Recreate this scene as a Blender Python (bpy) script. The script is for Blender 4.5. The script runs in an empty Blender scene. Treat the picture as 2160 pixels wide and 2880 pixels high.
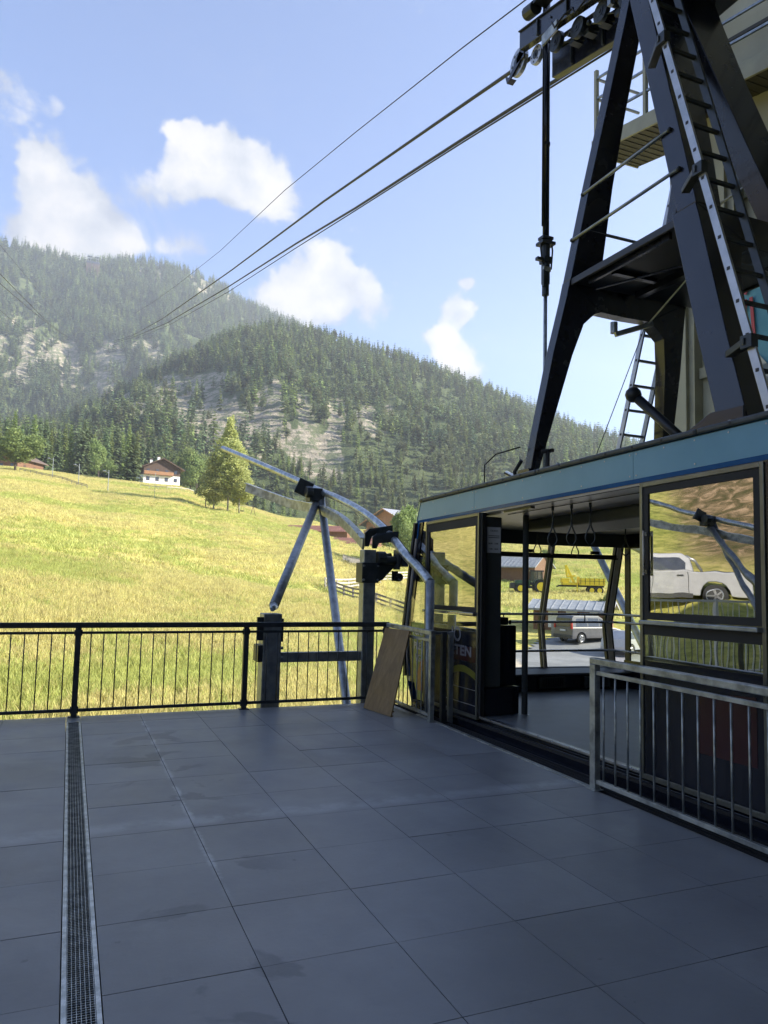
import bpy, bmesh, math, random
import numpy as np
from mathutils import Vector, Matrix
random.seed(7); rng = np.random.default_rng(7)
PI = math.pi; R = math.radians
scene = bpy.context.scene
# ------------------------------------------------------------------ camera
CAM = np.array([0.0, 0.0, 1.6]); FPX = 2100.0
def _d(px, py): return np.array([px-1080.0, -(py-1440.0), -FPX])
_Y = _d(195, 1597); _Y /= np.linalg.norm(_Y)
_X = _d(6300, 1745); _X -= _X.dot(_Y)*_Y; _X /= np.linalg.norm(_X)
_Z = np.cross(_X, _Y)
RW = np.array([_X, _Y, _Z])                     # camera axes -> world
cd = bpy.data.cameras.new('camera'); cam = bpy.data.objects.new('camera', cd)
scene.collection.objects.link(cam); scene.camera = cam
M = Matrix([list(RW[i]) for i in range(3)]).to_4x4(); M.translation = Vector(CAM)
cam.matrix_world = M
cd.sensor_fit = 'VERTICAL'; cd.sensor_height = 36.0; cd.lens = 36.0*FPX/2880.0
cd.clip_start = 0.05; cd.clip_end = 8000
def ray(px, py):
    v = RW @ _d(px, py); return v/np.linalg.norm(v)
def far(px, py, dist):                          # a survey point: bearing of a photo pixel at a known distance
    v = ray(px, py); return CAM + v*(dist/math.hypot(v[0], v[1]))
# ------------------------------------------------------------------ sun, sky, exposure
SUN_AZ, SUN_EL = R(116), R(29)
sl = bpy.data.lights.new('sun', 'SUN'); sl.energy = 5.0; sl.angle = R(0.5); sl.color = (1.0, 0.93, 0.80)
sun = bpy.data.objects.new('sun', sl); scene.collection.objects.link(sun)
sdir = Vector((math.sin(SUN_AZ)*math.cos(SUN_EL), math.cos(SUN_AZ)*math.cos(SUN_EL), math.sin(SUN_EL)))
sun.rotation_euler = (-sdir).to_track_quat('-Z', 'Y').to_euler(); sun.location = (40, -10, 60)
scene.view_settings.view_transform = 'Standard'; scene.view_settings.look = 'None'
scene.view_settings.exposure = 1.62; scene.view_settings.gamma = 1.0
scene.cycles.max_bounces = 8; scene.cycles.transparent_max_bounces = 24; scene.cycles.glossy_bounces = 4
scene.cycles.sample_clamp_indirect = 6; scene.cycles.use_denoising = True

class NT:                                        # tiny node helper
    def __init__(s, tree): s.t = tree; s.n = tree.nodes; s.l = tree.links
    def node(s, typ, **kw):
        n = s.n.new(typ)
        for k, v in kw.items(): setattr(n, k, v)
        return n
    def put(s, sock, v):
        if isinstance(v, bpy.types.NodeSocket): s.l.new(v, sock)
        elif v is not None: sock.default_value = v
    def math(s, op, a, b=None, c=None, clamp=False):
        n = s.node('ShaderNodeMath', operation=op, use_clamp=clamp)
        s.put(n.inputs[0], a); s.put(n.inputs[1], b)
        if c is not None: s.put(n.inputs[2], c)
        return n.outputs[0]
    def vmath(s, op, a, b=None):
        n = s.node('ShaderNodeVectorMath', operation=op); s.put(n.inputs[0], a); s.put(n.inputs[1], b)
        return n.outputs['Value'] if op in ('DOT_PRODUCT', 'LENGTH') else n.outputs[0]
    def noise(s, vec, scale, detail=4, rough=0.55, dist=0.0, dim='3D'):
        n = s.node('ShaderNodeTexNoise', noise_dimensions=dim)
        if vec is not None: s.put(n.inputs['Vector'], vec)
        n.inputs['Scale'].default_value = scale; n.inputs['Detail'].default_value = detail
        n.inputs['Roughness'].default_value = rough; n.inputs['Distortion'].default_value = dist
        return n.outputs['Fac']
    def ramp(s, fac, stops):
        n = s.node('ShaderNodeValToRGB'); s.put(n.inputs[0], fac); e = n.color_ramp.elements
        while len(e) < len(stops): e.new(0.5)
        for q, (p, c) in zip(e, stops): q.position = p; q.color = (*c, 1) if len(c) == 3 else c
        return n.outputs[0]
    def mix(s, fac, a, b, typ='MIX'):
        n = s.node('ShaderNodeMix', data_type='RGBA', blend_type=typ)
        s.put(n.inputs[0], fac); s.put(n.inputs[6], (*a, 1) if isinstance(a, tuple) and len(a) == 3 else a)
        s.put(n.inputs[7], (*b, 1) if isinstance(b, tuple) and len(b) == 3 else b)
        return n.outputs[2]
    def smooth(s, v, lo, hi):
        n = s.node('ShaderNodeMapRange', interpolation_type='SMOOTHSTEP'); s.put(n.inputs[0], v)
        n.inputs[1].default_value = lo; n.inputs[2].default_value = hi; return n.outputs[0]

world = bpy.data.worlds.new('World'); scene.world = world; world.use_nodes = True
w = NT(world.node_tree); w.n.clear()
sky = w.node('ShaderNodeTexSky', sky_type='NISHITA'); sky.sun_disc = False
sky.sun_elevation = SUN_EL; sky.sun_rotation = SUN_AZ; sky.altitude = 1200
sky.air_density = 1.0; sky.dust_density = 0.6; sky.ozone_density = 2.5
dirv = w.node('ShaderNodeTexCoord').outputs['Generated']
dc = ray(700, 800); up = np.array([0, 0, 1.0]); dr = np.cross(dc, up); dr /= np.linalg.norm(dr); du = np.cross(dr, dc)
D = w.vmath('DOT_PRODUCT', dirv, tuple(dc)); Dm = w.math('MAXIMUM', D, 0.05)
U = w.math('DIVIDE', w.vmath('DOT_PRODUCT', dirv, tuple(dr)), Dm)
V = w.math('DIVIDE', w.vmath('DOT_PRODUCT', dirv, tuple(du)), Dm)
comb = w.node('ShaderNodeCombineXYZ'); w.put(comb.inputs[0], U); w.put(comb.inputs[1], V)
uv = comb.outputs[0]
nw = w.noise(uv, 5.0, 5, 0.6); nw2 = w.noise(w.vmath('ADD', uv, (3.1, 7.7, 0)), 5.0, 5, 0.6)
U2 = w.math('ADD', U, w.math('MULTIPLY', w.math('SUBTRACT', nw, 0.5), 0.15))
V2 = w.math('ADD', V, w.math('MULTIPLY', w.math('SUBTRACT', nw2, 0.5), 0.15))
CL = [(160,470,100,90,1),(110,400,55,45,1),(200,560,130,120,1),(290,640,130,100,1),(150,660,120,90,1),(340,690,70,50,1),
      (30,340,90,45,.45),(190,280,50,35,.3),(10,240,50,40,.3),
      (560,370,95,70,1),(500,340,70,45,.6),(650,450,130,80,1),(610,520,140,90,1),(760,500,90,90,1),(700,580,130,50,1),(480,460,60,90,.6),
      (570,690,60,50,.4),(480,700,60,40,.35),
      (880,700,80,60,1),(850,790,130,80,1),(960,800,90,60,1),(900,860,150,60,1),(790,830,80,70,.8),(1040,840,50,40,.4),
      (1325,815,34,34,1),(1290,890,60,50,1),(1270,970,70,60,1),(1310,1010,55,60,1),(1230,950,40,40,.7),(1345,905,34,36,.9),(1330,1040,60,40,.9)]
dens = None
for (cx, cy, ax, ay, s_) in CL:
    q = ray(cx, cy); u0 = q.dot(dr)/q.dot(dc); v0 = q.dot(du)/q.dot(dc)
    a = w.math('DIVIDE', w.math('SUBTRACT', U2, u0), 0.99*ax/FPX); b = w.math('DIVIDE', w.math('SUBTRACT', V2, v0), 0.99*ay/FPX)
    rr = w.math('ADD', w.math('MULTIPLY', a, a), w.math('MULTIPLY', b, b))
    g = w.math('MULTIPLY', w.math('EXPONENT', w.math('MULTIPLY', rr, -1.5)), s_)
    dens = g if dens is None else w.math('ADD', dens, g)
dens = w.math('MINIMUM', dens, 1.25)
n1 = w.noise(uv, 9.0, 9, 0.62, 0.4)
alpha = w.smooth(w.math('ADD', w.math('MULTIPLY', dens, 0.85), w.math('MULTIPLY', w.math('SUBTRACT', n1, 0.5), 2.0)), 0.27, 0.66)
front = w.math('GREATER_THAN', D, 0.2)
# thin high veils everywhere on the sky
veil = w.math('MULTIPLY', w.smooth(w.noise(uv, 2.4, 6, 0.6, 1.2), 0.50, 0.80), 0.22)
alpha = w.math('MAXIMUM', w.math('MULTIPLY', alpha, 0.97), veil)
alpha = w.math('MULTIPLY', alpha, front)
n3 = w.noise(w.vmath('ADD', uv, (9.0, 2.0, 0)), 10.0, 8, 0.60)
ccol = w.ramp(w.math('ADD', w.math('MULTIPLY', n3, 0.9), w.math('MULTIPLY', dens, 0.12)), [(0.44, (0.60, 0.64, 0.74)), (0.55, (0.84, 0.86, 0.90)), (0.66, (1.10, 1.06, 1.02))])
gsky = w.mix(0.03, w.mix(1.0, sky.outputs[0], (0.84, 0.88, 1.04), 'MULTIPLY'), (3.2, 3.6, 4.4))
bg1 = w.node('ShaderNodeBackground'); w.put(bg1.inputs[0], gsky); bg1.inputs[1].default_value = 0.098
bg2 = w.node('ShaderNodeBackground'); w.put(bg2.inputs[0], ccol); bg2.inputs[1].default_value = 0.315
mx = w.node('ShaderNodeMixShader'); w.put(mx.inputs[0], alpha); w.put(mx.inputs[1], bg1.outputs[0]); w.put(mx.inputs[2], bg2.outputs[0])
wo = w.node('ShaderNodeOutputWorld'); w.put(wo.inputs[0], mx.outputs[0])

# ------------------------------------------------------------------ materials
def mat(name, c1, c2=None, rough=0.6, metal=0.0, scale=3.0, bump=0.0, bscale=40.0, detail=5, lo=0.35, hi=0.65, rand=0.0, spec=0.5, rvar=0.0, coat=0.0, stretch=None):
    m = bpy.data.materials.new(name); m.use_nodes = True; t = NT(m.node_tree)
    p = t.n['Principled BSDF']; p.inputs['Roughness'].default_value = rough; p.inputs['Metallic'].default_value = metal
    p.inputs['Specular IOR Level'].default_value = spec; p.inputs['Coat Weight'].default_value = coat
    co = t.node('ShaderNodeTexCoord').outputs['Object']
    if stretch: co = t.vmath('MULTIPLY', co, stretch)
    if c2 is None: c2 = tuple(min(1, x*1.25) for x in c1); c1 = tuple(x*0.82 for x in c1)
    nz = t.noise(co, scale, detail, 0.6)
    col = t.ramp(nz, [(lo, c1), (hi, c2)])
    if rand:
        oi = t.node('ShaderNodeObjectInfo').outputs['Random']
        h = t.node('ShaderNodeHueSaturation'); t.put(h.inputs['Color'], col)
        t.put(h.inputs['Value'], t.math('ADD', t.math('MULTIPLY', oi, rand), 1-rand/2))
        t.put(h.inputs['Hue'], t.math('ADD', t.math('MULTIPLY', oi, 0.05*rand), 0.5-0.025*rand)); col = h.outputs[0]
    t.put(p.inputs['Base Color'], col)
    if rvar: t.put(p.inputs['Roughness'], t.math('ADD', t.math('MULTIPLY', t.math('SUBTRACT', nz, 0.5), rvar*2), rough))
    if bump:
        b = t.node('ShaderNodeBump'); b.inputs['Strength'].default_value = bump; b.inputs['Distance'].default_value = 0.02
        t.put(b.inputs['Height'], t.noise(co, bscale, 4)); t.put(p.inputs['Normal'], b.outputs[0])
    return m
def leafmat(name, c1, c2, scale=0.6, trans=0.3, rand=0.5, lo=0.35, hi=0.65):
    m = mat(name, c1, c2, rough=0.65, scale=scale, rand=rand, spec=0.25, lo=lo, hi=hi, detail=3); t = NT(m.node_tree)
    p = t.n['Principled BSDF']; col = p.inputs['Base Color'].links[0].from_socket
    tr = t.node('ShaderNodeBsdfTranslucent'); t.put(tr.inputs[0], col)
    mx = t.node('ShaderNodeMixShader'); mx.inputs[0].default_value = trans
    t.put(mx.inputs[1], p.outputs[0]); t.put(mx.inputs[2], tr.outputs[0]); t.put(t.n['Material Output'].inputs[0], mx.outputs[0])
    return m
def glassmat(name, tint=(0.9, 0.93, 0.9), refl=0.10, wave=0.0, rough=0.0, wscale=2.0, power=None):
    m = bpy.data.materials.new(name); m.use_nodes = True; t = NT(m.node_tree); t.n.remove(t.n['Principled BSDF'])
    tr = t.node('ShaderNodeBsdfTransparent'); tr.inputs[0].default_value = (*tint, 1)
    gl = t.node('ShaderNodeBsdfGlossy'); gl.inputs['Roughness'].default_value = rough
    g_ = t.node('ShaderNodeNewGeometry'); cs = t.math('ABSOLUTE', t.vmath('DOT_PRODUCT', g_.outputs['Normal'], g_.outputs['Incoming']))
    f = t.math('ADD', t.math('MULTIPLY', t.math('POWER', t.math('SUBTRACT', 1.0, cs), 5.0), 0.9), 0.05+refl, clamp=True)
    if wave:
        b = t.node('ShaderNodeBump'); b.inputs['Strength'].default_value = wave; b.inputs['Distance'].default_value = 0.05
        co = t.node('ShaderNodeTexCoord').outputs['Object']
        t.put(b.inputs['Height'], t.noise(co, wscale, 1, 0.4)); t.put(gl.inputs['Normal'], b.outputs[0])
    mx = t.node('ShaderNodeMixShader'); t.put(mx.inputs[0], f); t.put(mx.inputs[1], tr.outputs[0]); t.put(mx.inputs[2], gl.outputs[0])
    t.put(t.n['Material Output'].inputs[0], mx.outputs[0])
    return m
MT = {}
MT['black'] = mat('hanger_paint', (0.007, 0.008, 0.015), (0.019, 0.021, 0.034), rough=0.25, scale=1.6, rvar=0.12, bump=0.03, bscale=5, coat=0.12)
MT['black2'] = mat('dark_paint', (0.010, 0.011, 0.014), (0.022, 0.024, 0.03), rough=0.45, scale=3)
MT['rubber'] = mat('black_rubber', (0.008, 0.008, 0.009), (0.014, 0.014, 0.015), rough=0.7)
MT['rail'] = mat('dark_rail_steel', (0.035, 0.042, 0.048), (0.060, 0.068, 0.075), rough=0.42, metal=0.5, scale=8, rvar=0.15)
MT['galv'] = mat('galvanised_steel', (0.30, 0.33, 0.34), (0.55, 0.58, 0.58), rough=0.36, metal=0.85, scale=14, rvar=0.2, bump=0.05, bscale=60, lo=0.4, hi=0.6)
MT['galvd'] = mat('weathered_galvanised', (0.20, 0.22, 0.235), (0.34, 0.365, 0.38), rough=0.42, metal=0.7, scale=9, rvar=0.15, bump=0.04)
MT['galvr'] = mat('blotchy_galvanised_rail', (0.22, 0.235, 0.23), (0.44, 0.46, 0.44), rough=0.42, metal=0.6, scale=7, rvar=0.2, bump=0.05, bscale=30, lo=0.4, hi=0.6)
MT['alu'] = mat('aluminium', (0.36, 0.37, 0.38), (0.50, 0.50, 0.51), rough=0.36, metal=0.7, scale=5, rvar=0.1)
MT['blue'] = mat('blue_cabin_paint', (0.10, 0.28, 0.39), (0.13, 0.32, 0.44), rough=0.30, scale=1.2, spec=0.4, coat=0.05)
MT['blued'] = mat('deep_blue_paint', (0.02, 0.10, 0.28), (0.025, 0.125, 0.34), rough=0.25, coat=0.3)
MT['cabdark'] = mat('cabin_dark_panel', (0.006, 0.008, 0.013), (0.010, 0.012, 0.019), rough=0.20, scale=2)
MT['cabgrey'] = mat('cabin_grey_panel', (0.045, 0.052, 0.054), (0.058, 0.066, 0.068), rough=0.55)
MT['cream'] = mat('cabin_ceiling', (0.46, 0.41, 0.38), (0.54, 0.49, 0.45), rough=0.35, scale=2)
MT['frame'] = mat('door_frame_metal', (0.12, 0.12, 0.10), (0.18, 0.18, 0.15), rough=0.32, metal=0.6, scale=5, rvar=0.1)
MT['cfloor'] = mat('cabin_floor_lino', (0.10, 0.11, 0.118), (0.16, 0.17, 0.18), rough=0.42, scale=4, bump=0.08, bscale=90, rvar=0.1)
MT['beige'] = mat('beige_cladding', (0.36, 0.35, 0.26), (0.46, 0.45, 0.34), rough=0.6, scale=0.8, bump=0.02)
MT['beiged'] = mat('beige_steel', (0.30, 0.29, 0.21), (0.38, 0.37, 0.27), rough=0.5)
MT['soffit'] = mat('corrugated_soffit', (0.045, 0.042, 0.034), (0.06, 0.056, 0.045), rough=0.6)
MT['concrete'] = mat('concrete', (0.22, 0.21, 0.19), (0.32, 0.31, 0.28), rough=0.85, scale=1.5, bump=0.2)
MT['darkroom'] = mat('hall_lining', (0.05, 0.05, 0.048), (0.075, 0.075, 0.07), rough=0.8)
MT['steel'] = mat('bare_steel', (0.25, 0.25, 0.26), (0.42, 0.42, 0.42), rough=0.3, metal=0.9, scale=6, rvar=0.2)
MT['rope'] = mat('wire_rope', (0.05, 0.05, 0.055), (0.08, 0.08, 0.085), rough=0.5, metal=0.6, scale=20)
MT['board'] = mat('brown_board', (0.17, 0.105, 0.045), (0.24, 0.155, 0.07), rough=0.65, scale=2.5, bump=0.1, stretch=(8, 8, 1))
MT['white'] = mat('white_paint', (0.74, 0.74, 0.72), (0.82, 0.82, 0.80), rough=0.5)
MT['plaster'] = mat('white_plaster', (0.68, 0.68, 0.66), (0.80, 0.80, 0.78), rough=0.85, scale=0.6)
MT['wood'] = mat('brown_wood', (0.13, 0.065, 0.035), (0.22, 0.115, 0.065), rough=0.75, scale=2.0, stretch=(6, 6, 0.6), bump=0.2)
MT['woodd'] = mat('dark_wood', (0.055, 0.035, 0.025), (0.10, 0.062, 0.045), rough=0.8, scale=2.0, stretch=(6, 6, 0.6))
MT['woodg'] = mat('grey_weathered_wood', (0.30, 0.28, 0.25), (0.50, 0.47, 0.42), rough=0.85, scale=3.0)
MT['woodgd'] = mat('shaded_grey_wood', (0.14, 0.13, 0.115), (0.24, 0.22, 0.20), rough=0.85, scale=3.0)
MT['orangew'] = mat('orange_larch_wood', (0.36, 0.18, 0.085), (0.50, 0.27, 0.13), rough=0.75, scale=1.5, stretch=(1, 1, 4))
MT['redroof'] = mat('rusty_sheet_roof', (0.20, 0.085, 0.055), (0.30, 0.14, 0.09), rough=0.5, metal=0.2, scale=1.0)
MT['greyroof'] = mat('grey_shingle_roof', (0.20, 0.21, 0.24), (0.34, 0.35, 0.38), rough=0.6, scale=4.0)
MT['brownroof'] = mat('brown_shingle_roof', (0.10, 0.07, 0.055), (0.17, 0.12, 0.095), rough=0.8, scale=4.0)
MT['winglass'] = mat('dark_window_glass', (0.03, 0.035, 0.045), (0.05, 0.055, 0.07), rough=0.08, spec=0.8)
MT['asphalt'] = mat('grey_asphalt', (0.17, 0.17, 0.175), (0.24, 0.24, 0.245), rough=0.9, scale=0.5, bump=0.3, bscale=25)
MT['gravel'] = mat('pale_gravel', (0.42, 0.36, 0.28), (0.55, 0.48, 0.38), rough=0.95, scale=2.0, bump=0.3, bscale=20)
MT['bark'] = mat('bark', (0.05, 0.04, 0.03), (0.10, 0.08, 0.06), rough=0.9, scale=5)
MT['birchbark'] = mat('birch_bark', (0.10, 0.09, 0.08), (0.45, 0.42, 0.38), rough=0.8, scale=4, lo=0.45, hi=0.55)
MT['tyre'] = mat('tyre_rubber', (0.015, 0.015, 0.016), (0.03, 0.03, 0.032), rough=0.8)
MT['rim'] = mat('alloy_rim', (0.50, 0.50, 0.52), (0.62, 0.62, 0.64), rough=0.3, metal=0.8)
MT['yellow'] = mat('yellow_machine_paint', (0.80, 0.58, 0.02), (0.88, 0.66, 0.03), rough=0.4, scale=1)
MT['vangrey'] = mat('grey_van_paint', (0.085, 0.083, 0.088), (0.105, 0.10, 0.108), rough=0.35, metal=0.0, coat=0.2)
MT['carwhite'] = mat('white_car_paint', (0.36, 0.36, 0.37), (0.42, 0.42, 0.43), rough=0.25, coat=0.6)
MT['plastic'] = mat('dark_plastic', (0.03, 0.03, 0.032), (0.045, 0.045, 0.048), rough=0.6)
MT['redlamp'] = mat('red_lamp_lens', (0.35, 0.02, 0.02), (0.45, 0.03, 0.03), rough=0.2)
MT['maroon'] = mat('dark_red_print', (0.026, 0.004, 0.007), (0.040, 0.006, 0.010), rough=0.3)
MT['dimletter'] = mat('grey_lettering', (0.16, 0.16, 0.18), (0.20, 0.20, 0.22), rough=0.35)
MT['olive'] = mat('olive_print', (0.10, 0.10, 0.012), (0.13, 0.13, 0.02), rough=0.35)
MT['red'] = mat('red_print', (0.50, 0.04, 0.03), (0.58, 0.06, 0.04), rough=0.35)
MT['orange'] = mat('orange_print', (0.62, 0.20, 0.06), (0.70, 0.26, 0.09), rough=0.35)
MT['lime'] = mat('lime_print', (0.42, 0.42, 0.05), (0.50, 0.50, 0.08), rough=0.35)
MT['greenp'] = mat('green_print', (0.20, 0.30, 0.05), (0.34, 0.42, 0.10), rough=0.35, scale=14)
MT['letter'] = mat('white_lettering', (0.70, 0.70, 0.72), (0.78, 0.78, 0.8), rough=0.35)
MT['ink'] = mat('black_ink', (0.02, 0.02, 0.025), (0.03, 0.03, 0.035), rough=0.6)
MT['paper'] = mat('white_paper', (0.55, 0.56, 0.60), (0.62, 0.63, 0.67), rough=0.7)
MT['teal'] = mat('teal_banner', (0.10, 0.34, 0.42), (0.16, 0.42, 0.50), rough=0.5, scale=0.8)
MT['blueinner'] = mat('deep_teal_print', (0.03, 0.10, 0.15), (0.05, 0.14, 0.20), rough=0.5)
MT['snow'] = mat('printed_peaks', (0.12, 0.16, 0.17), (0.62, 0.62, 0.52), rough=0.5, scale=5, lo=0.45, hi=0.55)
MT['glass'] = glassmat('window_glass', (0.90, 0.94, 0.90), 0.0)
MT['doorglass'] = glassmat('door_glass', (0.42, 0.44, 0.40), 0.50, wave=0.010, wscale=4.0)
MT['doorglass2'] = glassmat('side_door_glass', (0.50, 0.52, 0.48), 0.38, wave=0.008, wscale=5.0)
MT['clearpane'] = glassmat('clear_pane', (0.95, 0.97, 0.95), 0.0)

# ------------------------------------------------------------------ mesh builder
class MB:
    def __init__(s): s.v = []; s.f = []
    def add(s, vs, fs):
        o = len(s.v); s.v += [tuple(map(float, p)) for p in vs]; s.f += [tuple(o+i for i in f) for f in fs]; return s
    def box(s, a, b):
        x0, y0, z0 = a; x1, y1, z1 = b
        return s.add([(x0,y0,z0),(x1,y0,z0),(x1,y1,z0),(x0,y1,z0),(x0,y0,z1),(x1,y0,z1),(x1,y1,z1),(x0,y1,z1)],
                     [(0,3,2,1),(4,5,6,7),(0,1,5,4),(1,2,6,5),(2,3,7,6),(3,0,4,7)])
    def beam(s, p, q, w, h, up=(0, 0, 1)):           # rectangular bar from p to q
        p = Vector(p); q = Vector(q); d = (q-p).normalized(); u = Vector(up)
        r = d.cross(u)
        if r.length < 1e-4: r = d.cross(Vector((0, 1, 0)))
        r.normalize(); u = r.cross(d).normalized(); r = r*(w/2); u = u*(h/2)
        vs = [p-r-u, p+r-u, p+r+u, p-r+u, q-r-u, q+r-u, q+r+u, q-r+u]
        return s.add(vs, [(0,1,2,3),(7,6,5,4),(0,4,5,1),(1,5,6,2),(2,6,7,3),(3,7,4,0)])
    def tube(s, pts, r, n=12, cap=True, r2=None):
        pts = [Vector(p) for p in pts]; L = len(pts); rings = []; prev = None
        for i, p in enumerate(pts):
            d = (pts[min(i+1, L-1)]-pts[max(i-1, 0)]).normalized()
            if prev is None:
                a = Vector((0, 0, 1)) if abs(d.z) < 0.9 else Vector((1, 0, 0)); x = d.cross(a).normalized()
            else: x = (prev - d*prev.dot(d)).normalized()
            prev = x; y = d.cross(x); rr = r if r2 is None else r+(r2-r)*i/(L-1)
            rings.append([p+x*math.cos(2*PI*k/n)*rr+y*math.sin(2*PI*k/n)*rr for k in range(n)])
        o = len(s.v); vs = [v for g in rings for v in g]; fs = []
        for i in range(L-1):
            for k in range(n): fs.append((i*n+k, i*n+(k+1) % n, (i+1)*n+(k+1) % n, (i+1)*n+k))
        if cap: fs.append(tuple(range(n))[::-1]); fs.append(tuple((L-1)*n+k for k in range(n)))
        return s.add(vs, fs)
    def prism(s, poly, off):                          # planar polygon (3D points) extruded by vector off
        n = len(poly); off = Vector(off); a = [Vector(p) for p in poly]; b = [p+off for p in a]
        return s.add(a+b, [tuple(range(n)), tuple(range(2*n-1, n-1, -1))]+[(i, n+i, n+(i+1) % n, (i+1) % n) for i in range(n)])
    def strip(s, Lp, Rp, off):                        # plate between two polylines, given thickness vector
        for i in range(len(Lp)-1): pass
        n = len(Lp); off = Vector(off); A = [Vector(p) for p in Lp]; B = [Vector(p) for p in Rp]
        vs = A+B+[p+off for p in A]+[p+off for p in B]; fs = []
        for i in range(n-1):
            fs += [(i, i+1, n+i+1, n+i), (2*n+i, 3*n+i, 3*n+i+1, 2*n+i+1), (i, 2*n+i, 2*n+i+1, i+1), (n+i, n+i+1, 3*n+i+1, 3*n+i)]
        fs += [(0, n, 3*n, 2*n), (n-1, 3*n-1, 4*n-1, 2*n-1)]
        return s.add(vs, fs)
    def sphere(s, c, r, n=10, sq=(1, 1, 1)):
        c = Vector(c); vs = []; fs = []; m = n//2+1
        for i in range(m+1):
            th = PI*i/m
            for k in range(n): vs.append(c+Vector((math.sin(th)*math.cos(2*PI*k/n)*r*sq[0], math.sin(th)*math.sin(2*PI*k/n)*r*sq[1], math.cos(th)*r*sq[2])))
        for i in range(m):
            for k in range(n): fs.append((i*n+k, (i+1)*n+k, (i+1)*n+(k+1) % n, i*n+(k+1) % n))
        return s.add(vs, fs)
    def warp(s, fn): s.v = [tuple(fn(*p)) for p in s.v]; return s
def link(o, parent=None):
    scene.collection.objects.link(o)
    if parent is not None: o.parent = parent
    return o
ORG = {}                                              # world origin of each root or part
def build(mb, name, m, parent=None, bevel=0.0, smooth=False, label=None):
    me = bpy.data.meshes.new(name); org = ORG.get(parent.name, Vector((0, 0, 0))) if parent is not None else Vector((0, 0, 0))
    me.from_pydata([(x-org.x, y-org.y, z-org.z) for x, y, z in mb.v], [], mb.f); me.update()
    bm = bmesh.new(); bm.from_mesh(me); bmesh.ops.recalc_face_normals(bm, faces=bm.faces); bm.to_mesh(me); bm.free()
    if smooth:
        me.polygons.foreach_set('use_smooth', [len(p.vertices) < 6 for p in me.polygons])
        me.update()
    me.materials.append(MT[m] if isinstance(m, str) else m)
    o = bpy.data.objects.new(name, me); link(o, parent)
    ORG[o.name] = org
    if bevel:
        b = o.modifiers.new('bevel', 'BEVEL'); b.width = bevel; b.segments = 2; b.limit_method = 'ANGLE'; b.angle_limit = R(40)
    if label: o['label'] = label
    return o
def tag(o, label=None, cat=None, group=None, kind=None):
    for k, v in (('label', label), ('category', cat), ('group', group), ('kind', kind)):
        if v: o[k] = v
    return o
def thing(name, loc, label, cat, group=None):
    o = bpy.data.objects.new(name, None); o.empty_display_size = 0.2; o.location = loc; link(o)
    ORG[o.name] = Vector(loc); return tag(o, label, cat, group)
def copy_tree(root, loc=None, rz=None, scale=None, label=None, group=None, mirror=None):
    def cp(o, par):
        c = o.copy(); scene.collection.objects.link(c)
        if par is not None: c.parent = par
        for ch in list(o.children): cp(ch, c)
        return c
    r = cp(root, None)
    if loc is not None: r.location = loc
    if rz is not None: r.rotation_euler = (0, 0, rz)
    if scale is not None: r.scale = scale if isinstance(scale, tuple) else (scale,)*3
    if label: r['label'] = label
    if group: r['group'] = group
    return r
def text(s, size, loc, rot, m, name, parent, extrude=0.001, bold=0.0, sx=1.0):
    cu = bpy.data.curves.new(name, 'FONT'); cu.body = s; cu.size = size; cu.extrude = extrude; cu.offset = bold
    cu.align_x = 'LEFT'
    tmp = bpy.data.objects.new(name, cu); me = bpy.data.meshes.new_from_object(tmp); bpy.data.objects.remove(tmp)
    o = bpy.data.objects.new(name, me); link(o, parent); me.materials.clear(); me.materials.append(MT[m])
    org = ORG.get(parent.name, Vector((0, 0, 0)))
    o.matrix_local = Matrix.Translation(Vector(loc)-org) @ Matrix([list(r) for r in rot]).to_4x4() @ Matrix.Diagonal((sx, 1, 1, 1))
    return o

# ------------------------------------------------------------------ noise and terrain
_P = rng.random((64, 64)); _P2 = rng.random((64, 64))
def vnoise(x, y, P=_P):
    xi = np.floor(x).astype(int); yi = np.floor(y).astype(int); fx = x-xi; fy = y-yi
    fx = fx*fx*(3-2*fx); fy = fy*fy*(3-2*fy)
    a = P[xi % 64, yi % 64]; b = P[(xi+1) % 64, yi % 64]; c = P[xi % 64, (yi+1) % 64]; d = P[(xi+1) % 64, (yi+1) % 64]
    return (a*(1-fx)+b*fx)*(1-fy)+(c*(1-fx)+d*fx)*fy
def fbm(x, y, o=4, P=_P):
    s = 0; a = 0.5
    for i in range(o): s = s+a*vnoise(x*2**i+17.3*i, y*2**i+5.1*i, P); a *= 0.5
    return s/(1-0.5**o)
def azpx(px): return 22.7+math.degrees(math.atan((px-1080)/FPX))
def telev(px, py): v = ray(px, py); return v[2]/math.hypot(v[0], v[1])
def zat(px, py, d): return 1.6+d*telev(px, py)
fr = [(0,1200),(130,1180),(300,1095),(450,1000),(520,965),(600,928),(740,890),(900,922),(1050,965),(1200,1020),(1350,1075),(1480,1130),(1600,1175),(1700,1215),(1800,1255),(1900,1300),(2160,1400)]
lr = [(0,675),(100,698),(200,722),(300,716),(400,728),(500,752),(600,796),(680,850),(800,900),(1000,1010),(1300,1200),(2160,1400)]
fa = [azpx(p) for p, _ in fr]; fe = [telev(p, y+28) for p, y in fr]
la = [azpx(p) for p, _ in lr]; le = [telev(p, y+15) for p, y in lr]
DF, DL = 850.0, 1650.0
kd = np.array([0, 9, 14, 20, 30, 48, 70, 90, 120, 150, 200, 260, 310, 360], float)
def col(px, *z): return (azpx(px) if px > -5000 else px+10000, z)
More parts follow.
